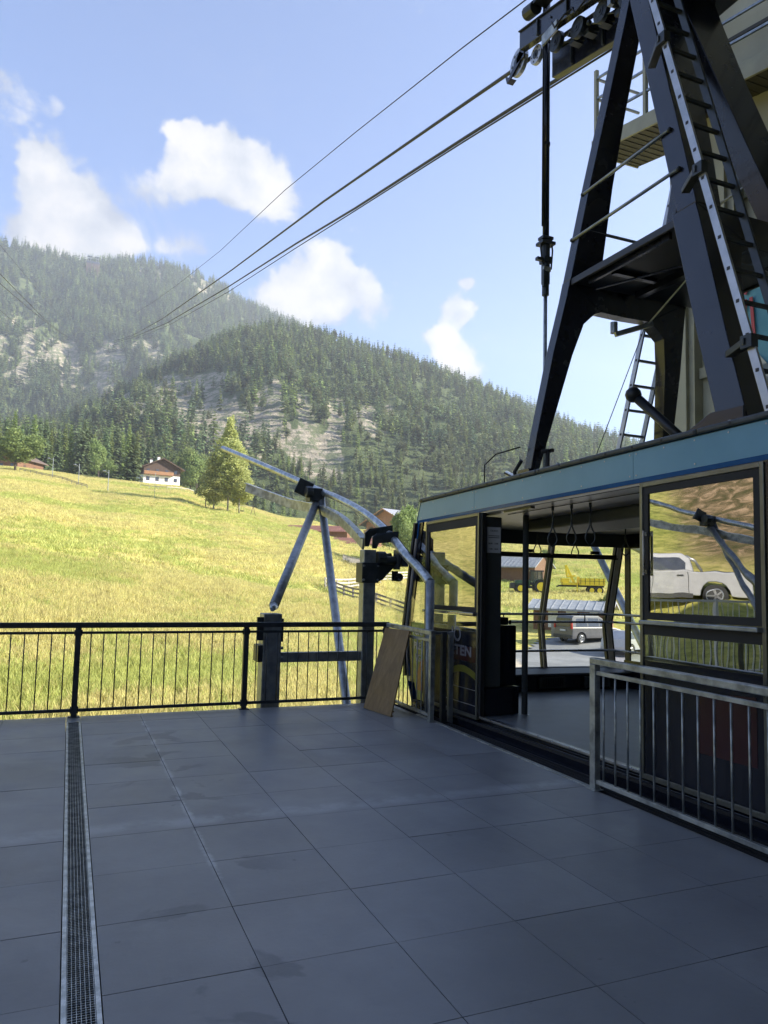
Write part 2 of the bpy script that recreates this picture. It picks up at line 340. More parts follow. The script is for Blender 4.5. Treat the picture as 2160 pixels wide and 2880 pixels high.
cols = [(-180,(-2.6,)*14), (-90,(-2.6,-2.6,-2.4,-2,-1,1,4,7,11,15,20,26,30,34)),
 (-60,(-2.6,-2.2,-1.2,0.2,4.5,12,19,24,30,34,40,46,50,54)),
 (-46,(-2.6,-2.2,-1.0,0.6,5.0,13,20,25,31,35,41,47,51,55)),
 (-32,(-2.6,-2.2,-0.6,0.9,3.2,10,16,20,25,29,35,42,46,50)),
 (-20,(-2.6,-2.3,-1.2,-0.8,0.2,3.5,7,9.5,14,18,25,34,39,43)),
 (azpx(0),(-2.6,-2.6,-2.5,-2.4,-1.6,0.8,4.2,6.6,11,15.5,23.5,32.8,36,39)),
 (azpx(300),(-2.6,-2.6,-2.5,-2.4,-1.8,0.2,3.0,5.2,9.2,13.6,22,31.0,33,35)),
 (azpx(480),(-2.6,-2.6,-2.5,-2.4,-2.0,-0.3,2.1,4.3,8.5,13.2,21.5,30.2,32,34)),
 (azpx(600),(-2.6,-2.6,-2.5,-2.4,-2.1,-0.6,1.6,3.7,7.8,12.4,19,26,28,29)),
 (azpx(830),(-2.6,-2.6,-2.5,-2.4,-2.2,-1.2,0.4,2.4,6.0,9.8,15,20.5,23,25)),
 (azpx(1000),(-2.6,-2.6,-2.5,-2.4,-2.3,-1.6,-0.3,1.0,4.2,7.6,12,17,20,23)),
 (azpx(1200),(-2.6,-2.6,-2.5,-2.5,-2.4,-2.2,-1.0,0.2,2.6,5.0,10,15,19,23)),
 (azpx(1500),(-2.6,-2.6,-2.5,-2.5,-2.7,-3.0,-0.9,0.2,3.0,5.6,10.5,16,20,24)),
 (azpx(1750),(-2.6,-2.6,-2.5,-2.5,-2.7,-3.1,-0.9,0.2,3.0,6.0,11,17,22,26)),
 (azpx(2160),(-2.6,-2.6,-2.5,-2.5,-2.7,-3.1,-1.5,0,3.0,6.0,11,17,22,26)), (90,(-2.6,-2.6,-2.5,-2.5,-2.5,-2.5,-2.5,-2,0,2,4,6,8,10)), (180,(-2.6,)*14)]
ka = np.array([c[0] for c in cols]); KZ = np.array([c[1] for c in cols])
def hz(az, d):
    az = np.asarray(az, float); d = np.asarray(d, float)
    ia = np.clip(np.searchsorted(ka, az)-1, 0, len(ka)-2); ta = np.clip((az-ka[ia])/(ka[ia+1]-ka[ia]), 0, 1); ta = ta*ta*(3-2*ta)
    idd = np.clip(np.searchsorted(kd, d)-1, 0, len(kd)-2); td = np.clip((d-kd[idd])/(kd[idd+1]-kd[idd]), 0, 1)
    g = lambda i, j: KZ[i, j]
    z = (g(ia, idd)*(1-ta)+g(ia+1, idd)*ta)*(1-td)+(g(ia, idd+1)*(1-ta)+g(ia+1, idd+1)*ta)*td
    x = d*np.sin(np.radians(az)); y = d*np.cos(np.radians(az))
    z = z+(fbm(x/14, y/14)-0.5)*np.clip((d-25)/60, 0, 1)*1.1
    far_ = np.clip((d-360)/40, 0, 1)
    side = np.clip(1-np.maximum(np.abs(az-20)-34, 0)/30, 0, 1)         # mountains fade away to the sides
    zf = 1.6+DF*np.interp(az, fa, fe); zl = 1.6+DL*np.interp(az, la, le)
    z360 = g(ia, 13)*(1-ta)+g(ia+1, 13)*ta
    t = np.clip((d-360)/(DF-360), 0, 1)
    prof = t**0.92
    zm = z360+(zf-z360)*prof
    db = np.clip((d-DF)/200, 0, 1); zv = np.minimum(zf-60, 130.0+0*zf); zv = np.where(az < 6, np.minimum(zf*0.93, zf-8), zv)
    zm = np.where(d > DF, zf+(zv-zf)*db, zm)
    t2 = np.clip((d-DF-200)/(DL-DF-200), 0, 1)
    zm = np.where(d > DF+200, zv+(zl-zv)*t2**0.95, zm)
    zm = np.where(d > DL, zl-(d-DL)*0.45, zm)
    rn = 1-np.abs(2*fbm(x/95+3, y/140+9, 5, _P2)-1)
    amp = np.clip((d-360)/150, 0, 1)*(1-0.9*np.exp(-((d-DF)/45)**2))*(1-0.9*np.exp(-((d-DL)/60)**2))
    zm = zm+(rn-0.75)*(26+34*np.clip((d-DF)/500, 0, 1))*amp+(fbm(x/22, y/22)-0.5)*9*amp
    zm = 1.6+(zm-1.6)*side+(1-side)*40
    return np.where(d <= 360, z, z*(1-far_)+zm*far_ if True else zm)
def H(x, y): return float(hz(math.degrees(math.atan2(x, y)), math.hypot(x, y)))
RK = [(p_[0], p_[1], p_[2]*0.80, p_[3]*0.80, p_[4]*1.0) for p_ in [(500,1130,170,60,1.0),(690,1230,130,80,1.1),(820,1200,160,90,1.0),(940,1290,110,60,.8),(330,1150,90,50,.8),(1060,1180,60,50,.7),(600,1080,70,30,.8),(780,1090,60,30,.6),
      (80,1010,130,50,1.1),(170,1070,110,50,1.0),(20,905,60,25,.9),(60,960,110,25,.9),(290,1000,50,40,.8),(400,985,50,25,.9),(560,790,70,30,.8),(380,770,50,20,.7),(640,830,60,20,.6),(470,780,30,20,.5)]]
def rockmask(x, y, z):
    v = np.stack([x-CAM[0], y-CAM[1], z-CAM[2]], 0); d = np.hypot(x, y)
    az = np.degrees(np.arctan2(x, y)); te = v[2]/d; m = np.zeros_like(d)
    for (px, py, ax, ay, s_) in RK:
        a0 = azpx(px); e0 = telev(px, py); da = math.degrees(ax/FPX)*0.95; de = ay/FPX
        m = np.maximum(m, s_*np.exp(-0.5*(((az-a0)/da)**2+((te-e0)/de)**2)))
    n = fbm(x/28+az*0.6, y/60+4, 4)
    m = m*np.clip((n-0.30)*5, 0.0, 1.5)
    return np.clip((m-0.31)*3.4, 0, 1)
def polar_mesh(name, azs, ds):
    A, Dd = np.meshgrid(azs, ds, indexing='ij'); Zz = hz(A, Dd)
    X = Dd*np.sin(np.radians(A)); Yy = Dd*np.cos(np.radians(A)); n, m_ = A.shape
    me = bpy.data.meshes.new(name); me.vertices.add(n*m_); me.vertices.foreach_set('co', np.stack([X, Yy, Zz], -1).ravel())
    i = np.arange(n-1)[:, None]*m_+np.arange(m_-1)[None, :]
    q = np.stack([i, i+1, i+m_+1, i+m_], -1).reshape(-1, 4)
    me.loops.add(q.size); me.polygons.add(len(q)); me.loops.foreach_set('vertex_index', q.ravel())
    me.polygons.foreach_set('loop_start', np.arange(len(q))*4); me.update(calc_edges=True); me.validate()
    rk = me.attributes.new('rock', 'FLOAT', 'POINT'); rk.data.foreach_set('value', rockmask(X, Yy, Zz).ravel().astype(np.float32))
    me.polygons.foreach_set('use_smooth', [True]*len(q))
    return me
azs = np.unique(np.concatenate([np.arange(-180, -60, 4.0), np.arange(-60, -8, 1.0), np.arange(-8, 52, 0.2), np.arange(52, 180.1, 3.0)]))
# materials of the land
def landmat(name, meadow):
    m = bpy.data.materials.new(name); m.use_nodes = True; t = NT(m.node_tree); p = t.n['Principled BSDF']
    p.inputs['Roughness'].default_value = 0.9; p.inputs['Specular IOR Level'].default_value = 0.15
    co = t.node('ShaderNodeTexCoord').outputs['Object']
    if meadow:
        a = t.ramp(t.noise(co, 0.06, 5, 0.6, 0.8), [(0.38, (0.33, 0.35, 0.09)), (0.50, (0.50, 0.455, 0.15)), (0.62, (0.59, 0.51, 0.20))])
        b = t.ramp(t.noise(t.vmath('MULTIPLY', co, (1, 1, 3)), 2.2, 6, 0.7), [(0.35, (0.45, 0.5, 0.35)), (0.6, (1.15, 1.1, 1.0))])
        c = t.mix(1.0, a, b, 'MULTIPLY'); t.put(p.inputs['Base Color'], c); bs, sc = 0.8, 3.0
        # brown earth bank on the slope west of the platform
        sx = t.node('ShaderNodeSeparateXYZ'); t.put(sx.inputs[0], co)
        bank = t.math('MULTIPLY', t.smooth(t.math('ADD', sx.outputs[0], t.math('MULTIPLY', sx.outputs[1], 0.80)), 5.0, 2.0), t.smooth(sx.outputs[2], 1.6, 3.0))
        br = t.ramp(t.noise(co, 0.9, 8, 0.7, 1.5), [(0.36, (0.06, 0.06, 0.02)), (0.50, (0.15, 0.11, 0.055)), (0.62, (0.36, 0.25, 0.15))])
        c = t.mix(bank, c, br); t.put(p.inputs['Base Color'], c)
    else:
        at = t.node('ShaderNodeAttribute', attribute_name='rock').outputs['Fac']
        soil = t.ramp(t.noise(co, 0.05, 6, 0.65), [(0.35, (0.06, 0.085, 0.035)), (0.65, (0.12, 0.145, 0.06))])
        st = t.vmath('MULTIPLY', co, (0.05, 0.05, 0.55))
        rock = t.ramp(t.noise(st, 1.0, 9, 0.72, 0.6), [(0.34, (0.17, 0.15, 0.11)), (0.50, (0.33, 0.29, 0.22)), (0.66, (0.54, 0.47, 0.36))])
        bush = t.smooth(t.noise(co, 0.13, 8, 0.75), 0.46, 0.54)
        rock = t.mix(t.math('MULTIPLY', bush, 0.85), rock, (0.10, 0.13, 0.06))
        c = t.mix(t.smooth(at, 0.15, 0.6), soil, rock); t.put(p.inputs['Base Color'], c); bs, sc = 1.0, 0.35
    b = t.node('ShaderNodeBump'); b.inputs['Strength'].default_value = bs; b.inputs['Distance'].default_value = 0.15 if meadow else 2.5
    t.put(b.inputs['Height'], t.noise(co, sc, 8, 0.7)); t.put(p.inputs['Normal'], b.outputs[0])
    return m
ds1 = np.concatenate([np.linspace(0.3, 20, 14), np.geomspace(21, 330, 90)])
ds2 = np.concatenate([np.linspace(330, DF, 110), np.linspace(DF+8, DL, 110), np.linspace(DL+15, 2040, 10)])
me = polar_mesh('ground', azs, ds1); me.materials.append(landmat('meadow', True)); tag(link(bpy.data.objects.new('ground', me)), kind='structure')
me = polar_mesh('hills', azs, ds2); me.materials.append(landmat('mountainside', False)); tag(link(bpy.data.objects.new('hills', me)), kind='structure')
def sheet(name, poly, m, lift=0.02, n=26):           # a sheet lying on the ground inside a polygon
    P = np.array(poly); x0, y0 = P.min(0); x1, y1 = P.max(0); mb = MB(); st = max((x1-x0), (y1-y0))/n
    def inside(x, y):
        c = False; k = len(P)
        for i in range(k):
            (xa, ya), (xb, yb) = P[i], P[(i+1) % k]
            if (ya > y) != (yb > y) and x < (xb-xa)*(y-ya)/(yb-ya)+xa: c = not c
        return c
    # triangulate by bmesh cut: simple fan of dense grid cells whose centre is inside
    vs = {}; fs = []
    nx = int((x1-x0)/st)+1; ny = int((y1-y0)/st)+1
    for i in range(nx):
        for j in range(ny):
            if inside(x0+(i+.5)*st, y0+(j+.5)*st):
                f = []
                for (a, b) in ((i, j), (i+1, j), (i+1, j+1), (i, j+1)):
                    if (a, b) not in vs: vs[(a, b)] = len(vs)
                    f.append(vs[(a, b)])
                fs.append(tuple(f))
    pts = [None]*len(vs)
    for (a, b), k in vs.items():
        x = x0+a*st; y = y0+b*st; pts[k] = (x, y, H(x, y)+lift)
    mb.add(pts, fs); return tag(build(mb, name, m), kind='structure')
def bxy(px, d): a = R(azpx(px)); return (d*math.sin(a), d*math.cos(a))
sheet('car_park', [bxy(1405, 24), bxy(1440, 46), bxy(1540, 53), bxy(1700, 58), bxy(1900, 60), bxy(2160, 60), bxy(2300, 40), bxy(2300, 12), bxy(1700, 12), bxy(1480, 14)], 'asphalt', 0.05, 60)
sheet('gravel_path', [bxy(1380, 26), bxy(1395, 38), bxy(1440, 44), bxy(1500, 36), bxy(1640, 28), bxy(1700, 22), bxy(1600, 18), bxy(1450, 18)], 'gravel', 0.058, 60)

# ------------------------------------------------------------------ instanced vegetation that nobody could count
def inst(name, pts, rots, scs, sources, kind='stuff', label=None, cat=None, idx=None):
    me = bpy.data.meshes.new(name); n = len(pts); me.vertices.add(n); me.vertices.foreach_set('co', np.asarray(pts, np.float32).ravel())
    a = me.attributes.new('rot', 'FLOAT_VECTOR', 'POINT'); a.data.foreach_set('vector', np.asarray(rots, np.float32).ravel())
    a = me.attributes.new('sc', 'FLOAT_VECTOR', 'POINT'); a.data.foreach_set('vector', np.asarray(scs, np.float32).ravel())
    a = me.attributes.new('pick', 'INT', 'POINT'); a.data.foreach_set('value', (rng.integers(0, len(sources), n) if idx is None else idx).astype(np.int32))
    o = link(bpy.data.objects.new(name, me)); tag(o, label, cat, None, kind)
    colx = bpy.data.collections.new(name+'_sources')
    for s_ in sources: colx.objects.link(s_)
    ng = bpy.data.node_groups.new(name+'_scatter', 'GeometryNodeTree')
    ng.interface.new_socket('Geometry', in_out='INPUT', socket_type='NodeSocketGeometry'); ng.interface.new_socket('Geometry', in_out='OUTPUT', socket_type='NodeSocketGeometry')
    N = ng.nodes; L = ng.links; gi = N.new('NodeGroupInput'); go = N.new('NodeGroupOutput')
    ci = N.new('GeometryNodeCollectionInfo'); ci.inputs['Collection'].default_value = colx; ci.inputs['Separate Children'].default_value = True; ci.inputs['Reset Children'].default_value = True
    ip = N.new('GeometryNodeInstanceOnPoints'); ip.inputs['Pick Instance'].default_value = True
    def at(nm, typ):
        k = N.new('GeometryNodeInputNamedAttribute'); k.data_type = typ; k.inputs['Name'].default_value = nm; return k.outputs['Attribute']
    e2r = N.new('FunctionNodeEulerToRotation'); L.new(at('rot', 'FLOAT_VECTOR'), e2r.inputs[0])
    L.new(gi.outputs[0], ip.inputs['Points']); L.new(ci.outputs[0], ip.inputs['Instance']); L.new(at('pick', 'INT'), ip.inputs['Instance Index'])
    L.new(e2r.outputs[0], ip.inputs['Rotation']); L.new(at('sc', 'FLOAT_VECTOR'), ip.inputs['Scale']); L.new(ip.outputs[0], go.inputs[0])
    md = o.modifiers.new('scatter', 'NODES'); md.node_group = ng
    return o
def npmesh(name, V, F, m, mi=None):
    me = bpy.data.meshes.new(name); V = np.asarray(V, np.float32); F = np.asarray(F, np.int32); k = F.shape[1]
    me.vertices.add(len(V)); me.vertices.foreach_set('co', V.ravel()); me.loops.add(F.size); me.polygons.add(len(F))
    me.loops.foreach_set('vertex_index', F.ravel()); me.polygons.foreach_set('loop_start', np.arange(len(F))*k); me.update(calc_edges=True)
    for q in (m if isinstance(m, list) else [m]): me.materials.append(MT[q] if isinstance(q, str) else q)
    if mi is not None: me.polygons.foreach_set('material_index', mi)
    return me
MT['spruce'] = leafmat('spruce_needles', (0.070, 0.115, 0.050), (0.155, 0.20, 0.085), 0.7, 0.15, 0.7)
MT['larch'] = leafmat('larch_needles', (0.13, 0.18, 0.045), (0.23, 0.28, 0.08), 0.7, 0.3, 0.5)
MT['pine'] = leafmat('pine_needles', (0.12, 0.155, 0.07), (0.23, 0.25, 0.11), 0.7, 0.2, 0.7)
MT['birch'] = leafmat('birch_leaves', (0.34, 0.38, 0.13), (0.52, 0.54, 0.22), 0.5, 0.45, 0.25)
MT['maple'] = leafmat('broad_leaves', (0.16, 0.22, 0.07), (0.28, 0.34, 0.12), 0.6, 0.35, 0.4)
MT['grassa'] = leafmat('meadow_grass', (0.55, 0.51, 0.19), (0.71, 0.63, 0.29), 0.05, 0.45, 0.35)
MT['grassb'] = leafmat('green_grass', (0.40, 0.45, 0.12), (0.56, 0.56, 0.20), 0.05, 0.45, 0.35)

def conifer(h, rad, layers, per, leaf, seed, narrow=1.0, start=0.10, droop=0.35, ragged=0.3, clumps=4):
    r = np.random.default_rng(seed); V = []; F = []
    for i in range(layers):
        f = i/(layers-1); z = h*(start+(1-start)*f**0.92)
        rr = rad*((1-f)**narrow)*(1-ragged*r.random())+0.04*rad
        k = max(3, int(per*(0.35+0.65*(1-f))))
        for j in range(k):
            a = 2*PI*(j+r.random())/k+i; L = rr*(0.65+0.5*r.random())
            c, s_ = math.cos(a), math.sin(a)
            for q in range(clumps):
                t0 = (q+0.25*r.random())/clumps; t1 = t0+1.25/clumps
                zz = z-droop*L*t0*0.9+r.normal()*0.02*h*0.3; wd = leaf*(1.05-0.5*t0)*(0.7+0.6*r.random())
                x0, x1 = L*t0, L*min(t1, 1.08); dz = -droop*(x1-x0)*(0.6+0.9*r.random())
                tl = r.normal()*0.5
                p0 = (c*x0, s_*x0, zz); p1 = (c*x1, s_*x1, zz+dz)
                px_, py_ = -s_*wd, c*wd; o = len(V)
                V += [(p0[0]-px_*.35, p0[1]-py_*.35, p0[2]-tl*wd*.35), (p0[0]+px_*.35, p0[1]+py_*.35, p0[2]+tl*wd*.35),
                      (p1[0]+px_, p1[1]+py_, p1[2]+tl*wd-0.15*wd), (p1[0]-px_, p1[1]-py_, p1[2]-tl*wd-0.15*wd)]
                F.append((o, o+1, o+2, o+3))
    return np.array(V), np.array(F)
def trunk_mesh(h, r0, seed, limbs=0, bend=0.02):
    r = random.Random(seed); mb = MB(); pts = [(r.uniform(-1, 1)*bend*h*i/5, r.uniform(-1, 1)*bend*h*i/5, h*i/5) for i in range(6)]; pts[0] = (0, 0, -0.4)
    mb.tube(pts, r0, 8, r2=r0*0.12)
    for i in range(limbs):
        z = h*r.uniform(0.25, 0.8); a = r.uniform(0, 2*PI); L = h*r.uniform(0.12, 0.24)
        mb.tube([(0, 0, z), (math.cos(a)*L*.5, math.sin(a)*L*.5, z+L*.4), (math.cos(a)*L, math.sin(a)*L, z+L*.9)], r0*0.3, 5, r2=r0*0.05)
    return mb
def leafcrown(blobs, n, leaf, seed, shell=0.55):
    r = np.random.default_rng(seed); B = np.array(blobs, float); wgt = (B[:, 3]*B[:, 4]*B[:, 5])**0.67; wgt /= wgt.sum()
    idx = r.choice(len(B), n, p=wgt); u = r.normal(size=(n, 3)); u /= np.linalg.norm(u, axis=1)[:, None]
    rad = shell+(1-shell)*r.random(n)**0.6; rad[r.random(n) < 0.25] *= 0.6
    # cluster into twigs
    tw = r.integers(0, max(8, n//26), n); tv = r.normal(size=(max(8, n//26)+1, 3)); tv /= np.linalg.norm(tv, axis=1)[:, None]
    use = r.random(n) < 0.72; ti = r.choice(len(B), len(tv), p=wgt); idx[use] = ti[tw[use]]
    tr = 0.45+0.6*r.random(len(tv)); u2 = tv[tw]*tr[tw][:, None]+r.normal(size=(n, 3))*0.13
    P = np.where(use[:, None], u2, u*rad[:, None]); C = B[idx, :3]+P*B[idx, 3:6]
    t1 = r.normal(size=(n, 3)); t1 /= np.linalg.norm(t1, axis=1)[:, None]; t2 = np.cross(t1, r.normal(size=(n, 3))); t2 /= np.linalg.norm(t2, axis=1)[:, None]
    s_ = leaf*(0.6+0.8*r.random(n))[:, None]; a = t1*s_; b = t2*s_*0.6
    V = np.stack([C-a, C+b, C+a, C-b], 1).reshape(-1, 3); F = np.arange(4*n).reshape(-1, 4)
    return V, F
def srcobj(name, me): return bpy.data.objects.new(name, me)
# far wood: light trees of several shapes
far_src = []
for i in range(8):
    pine = i % 4 == 3
    V, F = conifer(13 if not pine else 11, 2.3+0.5*(i % 3) if not pine else 2.9, 9, 7, 0.75 if not pine else 1.0, 100+i, 0.9 if not pine else 0.5, 0.12 if not pine else 0.35, clumps=2, droop=0.4 if not pine else 0.05, ragged=0.45)
    mb = trunk_mesh(11, 0.18, i); o = len(V); V2 = np.concatenate([V, np.array(mb.v)]); 
    tf = [f for f in mb.f if len(f) == 4]; F2 = np.concatenate([F, np.array(tf)+o])
    far_src.append(srcobj('wood_tree', npmesh('wood_tree', V2, F2, ['larch' if i in (2, 6) else ('pine' if pine else 'spruce'), 'bark'], np.concatenate([np.zeros(len(F)), np.ones(len(tf))]).astype(np.int32))))
near_pts = []                                          # hillside trees one can tell apart
def forest(d0, d1, az0, az1, spacing, n):
    k = rng.random(n*6); d = np.sqrt(d0*d0+k*(d1*d1-d0*d0)); az = az0+(az1-az0)*rng.random(n*6)
    x = d*np.sin(np.radians(az)); y = d*np.cos(np.radians(az)); z = hz(az, d)
    rk = rockmask(x, y, z); clump = fbm(x/30+7, y/30+1, 3, _P2)
    keep = (rng.random(len(x)) > rk*0.92) & (rng.random(len(x)) < np.clip((clump-0.20)*5, 0.25, 1))
    ii = np.nonzero(keep)[0][:n]
    return x[ii], y[ii], z[ii], d[ii], az[ii]
P_, Rr, S_, IX = [], [], [], []
def addf(x, y, z, smin, smax, pick):
    k = len(x)
    s_ = smin+(smax-smin)*rng.random(k)**1.4; ws = s_*(0.8+0.5*rng.random(k))
    P_.append(np.stack([x, y, z-0.3], -1)); Rr.append(np.stack([rng.normal(size=k)*0.04, rng.normal(size=k)*0.04, rng.random(k)*6.28], -1))
    S_.append(np.stack([ws, ws, s_], -1)); IX.append(rng.choice(pick, k))
x, y, z, d, az = forest(385, 900, -8, 50, 5, 8200)
low = (d < 470)&(az > 14)
addf(x[~low], y[~low], z[~low], 0.65, 1.55, np.array([0, 1, 2, 3, 4, 5, 6, 7]))
lx, ly, lz = x[low], y[low], z[low]
x, y, z, d, az = forest(1020, 1700, -12, 22, 7, 11500); addf(x, y, z, 1.1, 2.3, np.array([0, 1, 2, 4, 5, 0, 1, 6]))
x, y, z, d, az = forest(300, 400, -40, -8, 6, 700); addf(x, y, z, 0.8, 1.5, np.array([0, 1, 2, 4, 5]))
x, y, z, d, az = forest(385, 850, 50, 75, 6, 1200); addf(x, y, z, 0.8, 1.5, np.array([0, 1, 3, 4, 5]))
# foot of the hill: single trees up to 260, nearest first
o_ = np.argsort(np.hypot(lx, ly)); foot = o_[:200]; rest = o_[200:]
addf(lx[rest], ly[rest], lz[rest], 0.6, 1.1, np.array([3, 7, 0, 6, 3, 7]))
inst('hillside_forest', np.concatenate(P_), np.concatenate(Rr), np.concatenate(S_), far_src, 'stuff', 'dense conifer forest covering the mountain slopes', 'forest', np.concatenate(IX))
foot_src = []
for i in range(6):
    pine = i % 2 == 0
    V, F = conifer(13, 2.9 if pine else 2.4, 16, 9, 0.62, 300+i, 0.62 if pine else 0.95, 0.22 if pine else 0.1, 0.10 if pine else 0.35, 0.5, 3)
    mb = trunk_mesh(11.5, 0.2, i+40); o = len(V); tf = [f for f in mb.f if len(f) == 4]
    foot_src.append(npmesh('pine_tree', np.concatenate([V, np.array(mb.v)]), np.concatenate([F, np.array(tf)+o]), ['pine' if pine else 'larch', 'bark'], np.concatenate([np.zeros(len(F)), np.ones(len(tf))]).astype(np.int32)))
for j, k in enumerate(foot):
    o = link(bpy.data.objects.new('pine_tree', foot_src[j % 6])); o.location = (lx[k], ly[k], lz[k]-0.3)
    s_ = random.uniform(0.55, 1.1); o.scale = (s_*1.05, s_*1.05, s_); o.rotation_euler = (0, 0, random.uniform(0, 6.28))
    tag(o, 'sunlit pine or larch standing on the foot of the rocky hill', 'tree', 'trees on the foot of the rocky hill')

# ------------------------------------------------------------------ meadow grass
def clump(seed, n, h, spread, wd, mname, name):
    r = np.random.default_rng(seed); V = []; F = []
    for i in range(n):
        a = r.random()*6.28; rr = spread*math.sqrt(r.random()); x, y = rr*math.cos(a), rr*math.sin(a)
        L = h*(0.5+0.6*r.random()); ln = 0.35*L*(0.3+r.random()); b = r.random()*6.28; c = r.random()*3.14
        wx, wy = wd*math.cos(c), wd*math.sin(c); o = len(V)
        tx, ty = x+ln*math.cos(b), y+ln*math.sin(b)
        V += [(x-wx, y-wy, 0), (x+wx, y+wy, 0), ((x+tx)/2+wx*.8-(tx-x)*.15, (y+ty)/2+wy*.8, L*.6), ((x+tx)/2-wx*.8, (y+ty)/2-wy*.8, L*.6), (tx+wx*.2, ty+wy*.2, L), (tx-wx*.2, ty-wy*.2, L*0.98)]
        F += [(o, o+1, o+2, o+3), (o+3, o+2, o+4, o+5)]
    return srcobj(name, npmesh(name, V, F, mname))
gsrc = [clump(i, 26, 0.55, 0.28, 0.013, 'grassa' if i % 3 else 'grassb', 'grass_clump') for i in range(6)]
gfar = [clump(20+i, 30, 0.9, 1.0, 0.035, 'grassa' if i % 3 else 'grassb', 'grass_tuft') for i in range(5)]
def grass(d0, d1, a0, a1, n):
    d = np.sqrt(d0*d0+rng.random(n)*(d1*d1-d0*d0)); az = a0+(a1-a0)*rng.random(n)
    x = d*np.sin(np.radians(az)); y = d*np.cos(np.radians(az)); return x, y, hz(az, d), d, az
def pave(x, y, d, az):                                  # no tall grass on the paved ground or under the platform
    pave_ = (az > azpx(1405)) & (d < 62); return ~((y < 10.5) & (x < 30) & (x > -6)) & ~pave_
x, y, z, d, az = grass(10, 62, -9, 50, 30000); k = pave(x, y, d, az); x, y, z, d, az = x[k], y[k], z[k], d[k], az[k]
tone = 0.4*fbm(x/9, y/9, 4)+0.6*fbm(az/9, (d-0.4*az)/6, 4, _P2); s1 = (0.45+0.6*tone+0.25*rng.random(len(x)))*np.where(az > 26, 0.55, 1)
n = len(x); inst('meadow_grass', np.stack([x, y, z-0.03], -1), np.stack([0*x, 0*x, rng.random(n)*6.28], -1), np.stack([s1*1.1, s1*1.1, s1], -1), gsrc, 'stuff', 'tall yellow green meadow grass beyond the railing', 'grass',
     np.where(tone+rng.normal(size=n)*0.08 < 0.45, rng.choice([0, 3], n), rng.choice([1, 2, 4, 5], n)))
x, y, z, d, az = grass(60, 290, -9, 48, 46000); tone = 0.35*fbm(x/22, y/22, 4)+0.65*fbm(az/9+0.02*d, (d-0.9*az)/17, 4, _P2); s1 = 0.5+0.4*tone+0.25*rng.random(len(x)); n = len(x)
k = ~((az > 22) & (d < 66)); x, y, z, s1, tone = x[k], y[k], z[k], s1[k], tone[k]; n = len(x)
inst('far_meadow_grass', np.stack([x, y, z-0.05], -1), np.stack([0*x, 0*x, rng.random(n)*6.28], -1), np.stack([s1*1.1, s1*1.1, s1*0.55], -1), gfar, 'stuff', 'yellow hay meadow rising to the edge of the wood', 'grass',
     np.where(tone+rng.normal(size=n)*0.05 < 0.43, rng.choice([0, 3], n), rng.choice([1, 2, 4], n)))

# ================================================================== PLATFORM
# slabs: 60 cm stone tiles with open joints
m = bpy.data.materials.new('slate_tiles'); m.use_nodes = True; t = NT(m.node_tree); p = t.n['Principled BSDF']
co = t.node('ShaderNodeTexCoord').outputs['Object']; geo = t.node('ShaderNodeNewGeometry')
sx = t.node('ShaderNodeSeparateXYZ'); t.put(sx.inputs[0], co)
base = t.ramp(t.noise(co, 1.3, 6, 0.6), [(0.35, (0.185, 0.190, 0.198)), (0.65, (0.235, 0.241, 0.248))])
isl = t.math('ADD', t.math('MULTIPLY', geo.outputs['Random Per Island'], 0.14), 0.93)
base = t.mix(1.0, base, t.node('ShaderNodeCombineXYZ').outputs[0], 'MULTIPLY') if False else base
hs = t.node('ShaderNodeHueSaturation'); t.put(hs.inputs['Color'], base); t.put(hs.inputs['Value'], isl); base = hs.outputs[0]
dust = t.smooth(t.noise(t.vmath('ADD', co, (4, 1, 0)), 0.9, 7, 0.65, 0.8), 0.50, 0.72)
base = t.mix(t.math('MULTIPLY', dust, 0.45), base, (0.29, 0.30, 0.31))
spots = t.smooth(t.noise(co, 9.0, 3, 0.5), 0.70, 0.76); base = t.mix(t.math('MULTIPLY', spots, 0.35), base, (0.03, 0.033, 0.04))
# lime streak along the joint beside the drain, water marks around it
jx = t.math('ADD', t.math('SUBTRACT', sx.outputs[0], 0.812), t.math('MULTIPLY', t.math('SUBTRACT', t.noise(co, 5.0, 6, 0.7), 0.5), 0.10))
streak = t.math('MULTIPLY', t.smooth(t.math('ABSOLUTE', jx), 0.030, 0.0), t.smooth(t.noise(co, 2.6, 5, 0.7), 0.40, 0.60))
streak = t.math('MULTIPLY', streak, t.smooth(sx.outputs[1], 3.6, 4.3)); base = t.mix(t.math('MULTIPLY', streak, 0.8), base, (0.48, 0.49, 0.50))
rowm = t.math('ABSOLUTE', t.math('SUBTRACT', sx.outputs[1], t.math('ADD', 4.93, t.math('MULTIPLY', t.noise(co, 2.0, 4), 0.2))))
row = t.math('MULTIPLY', t.smooth(rowm, 0.13, 0.02), t.smooth(t.noise(co, 3.0, 6, 0.7), 0.35, 0.6)); base = t.mix(t.math('MULTIPLY', row, 0.6), base, (0.40, 0.41, 0.43))
wet = t.smooth(t.noise(t.vmath('ADD', co, (2.3, 8.1, 0)), 1.5, 5, 0.55, 0.5), 0.56, 0.60)
near_j = t.smooth(t.math('ABSOLUTE', t.math('SUBTRACT', sx.outputs[0], 0.78)), 0.55, 0.15); base = t.mix(t.math('MULTIPLY', t.math('MULTIPLY', wet, near_j), 0.55), base, (0.07, 0.08, 0.095))
scr = t.smooth(t.noise(t.vmath('MULTIPLY', co, (2.0, 60.0, 1.0)), 1.5, 3, 0.6), 0.66, 0.78); base = t.mix(t.math('MULTIPLY', scr, 0.2), base, (0.30, 0.31, 0.33))
t.put(p.inputs['Base Color'], base); p.inputs['Specular IOR Level'].default_value = 0.5
t.put(p.inputs['Roughness'], t.math('ADD', t.math('MULTIPLY', t.noise(co, 2.2, 6, 0.65), 0.30), 0.24))
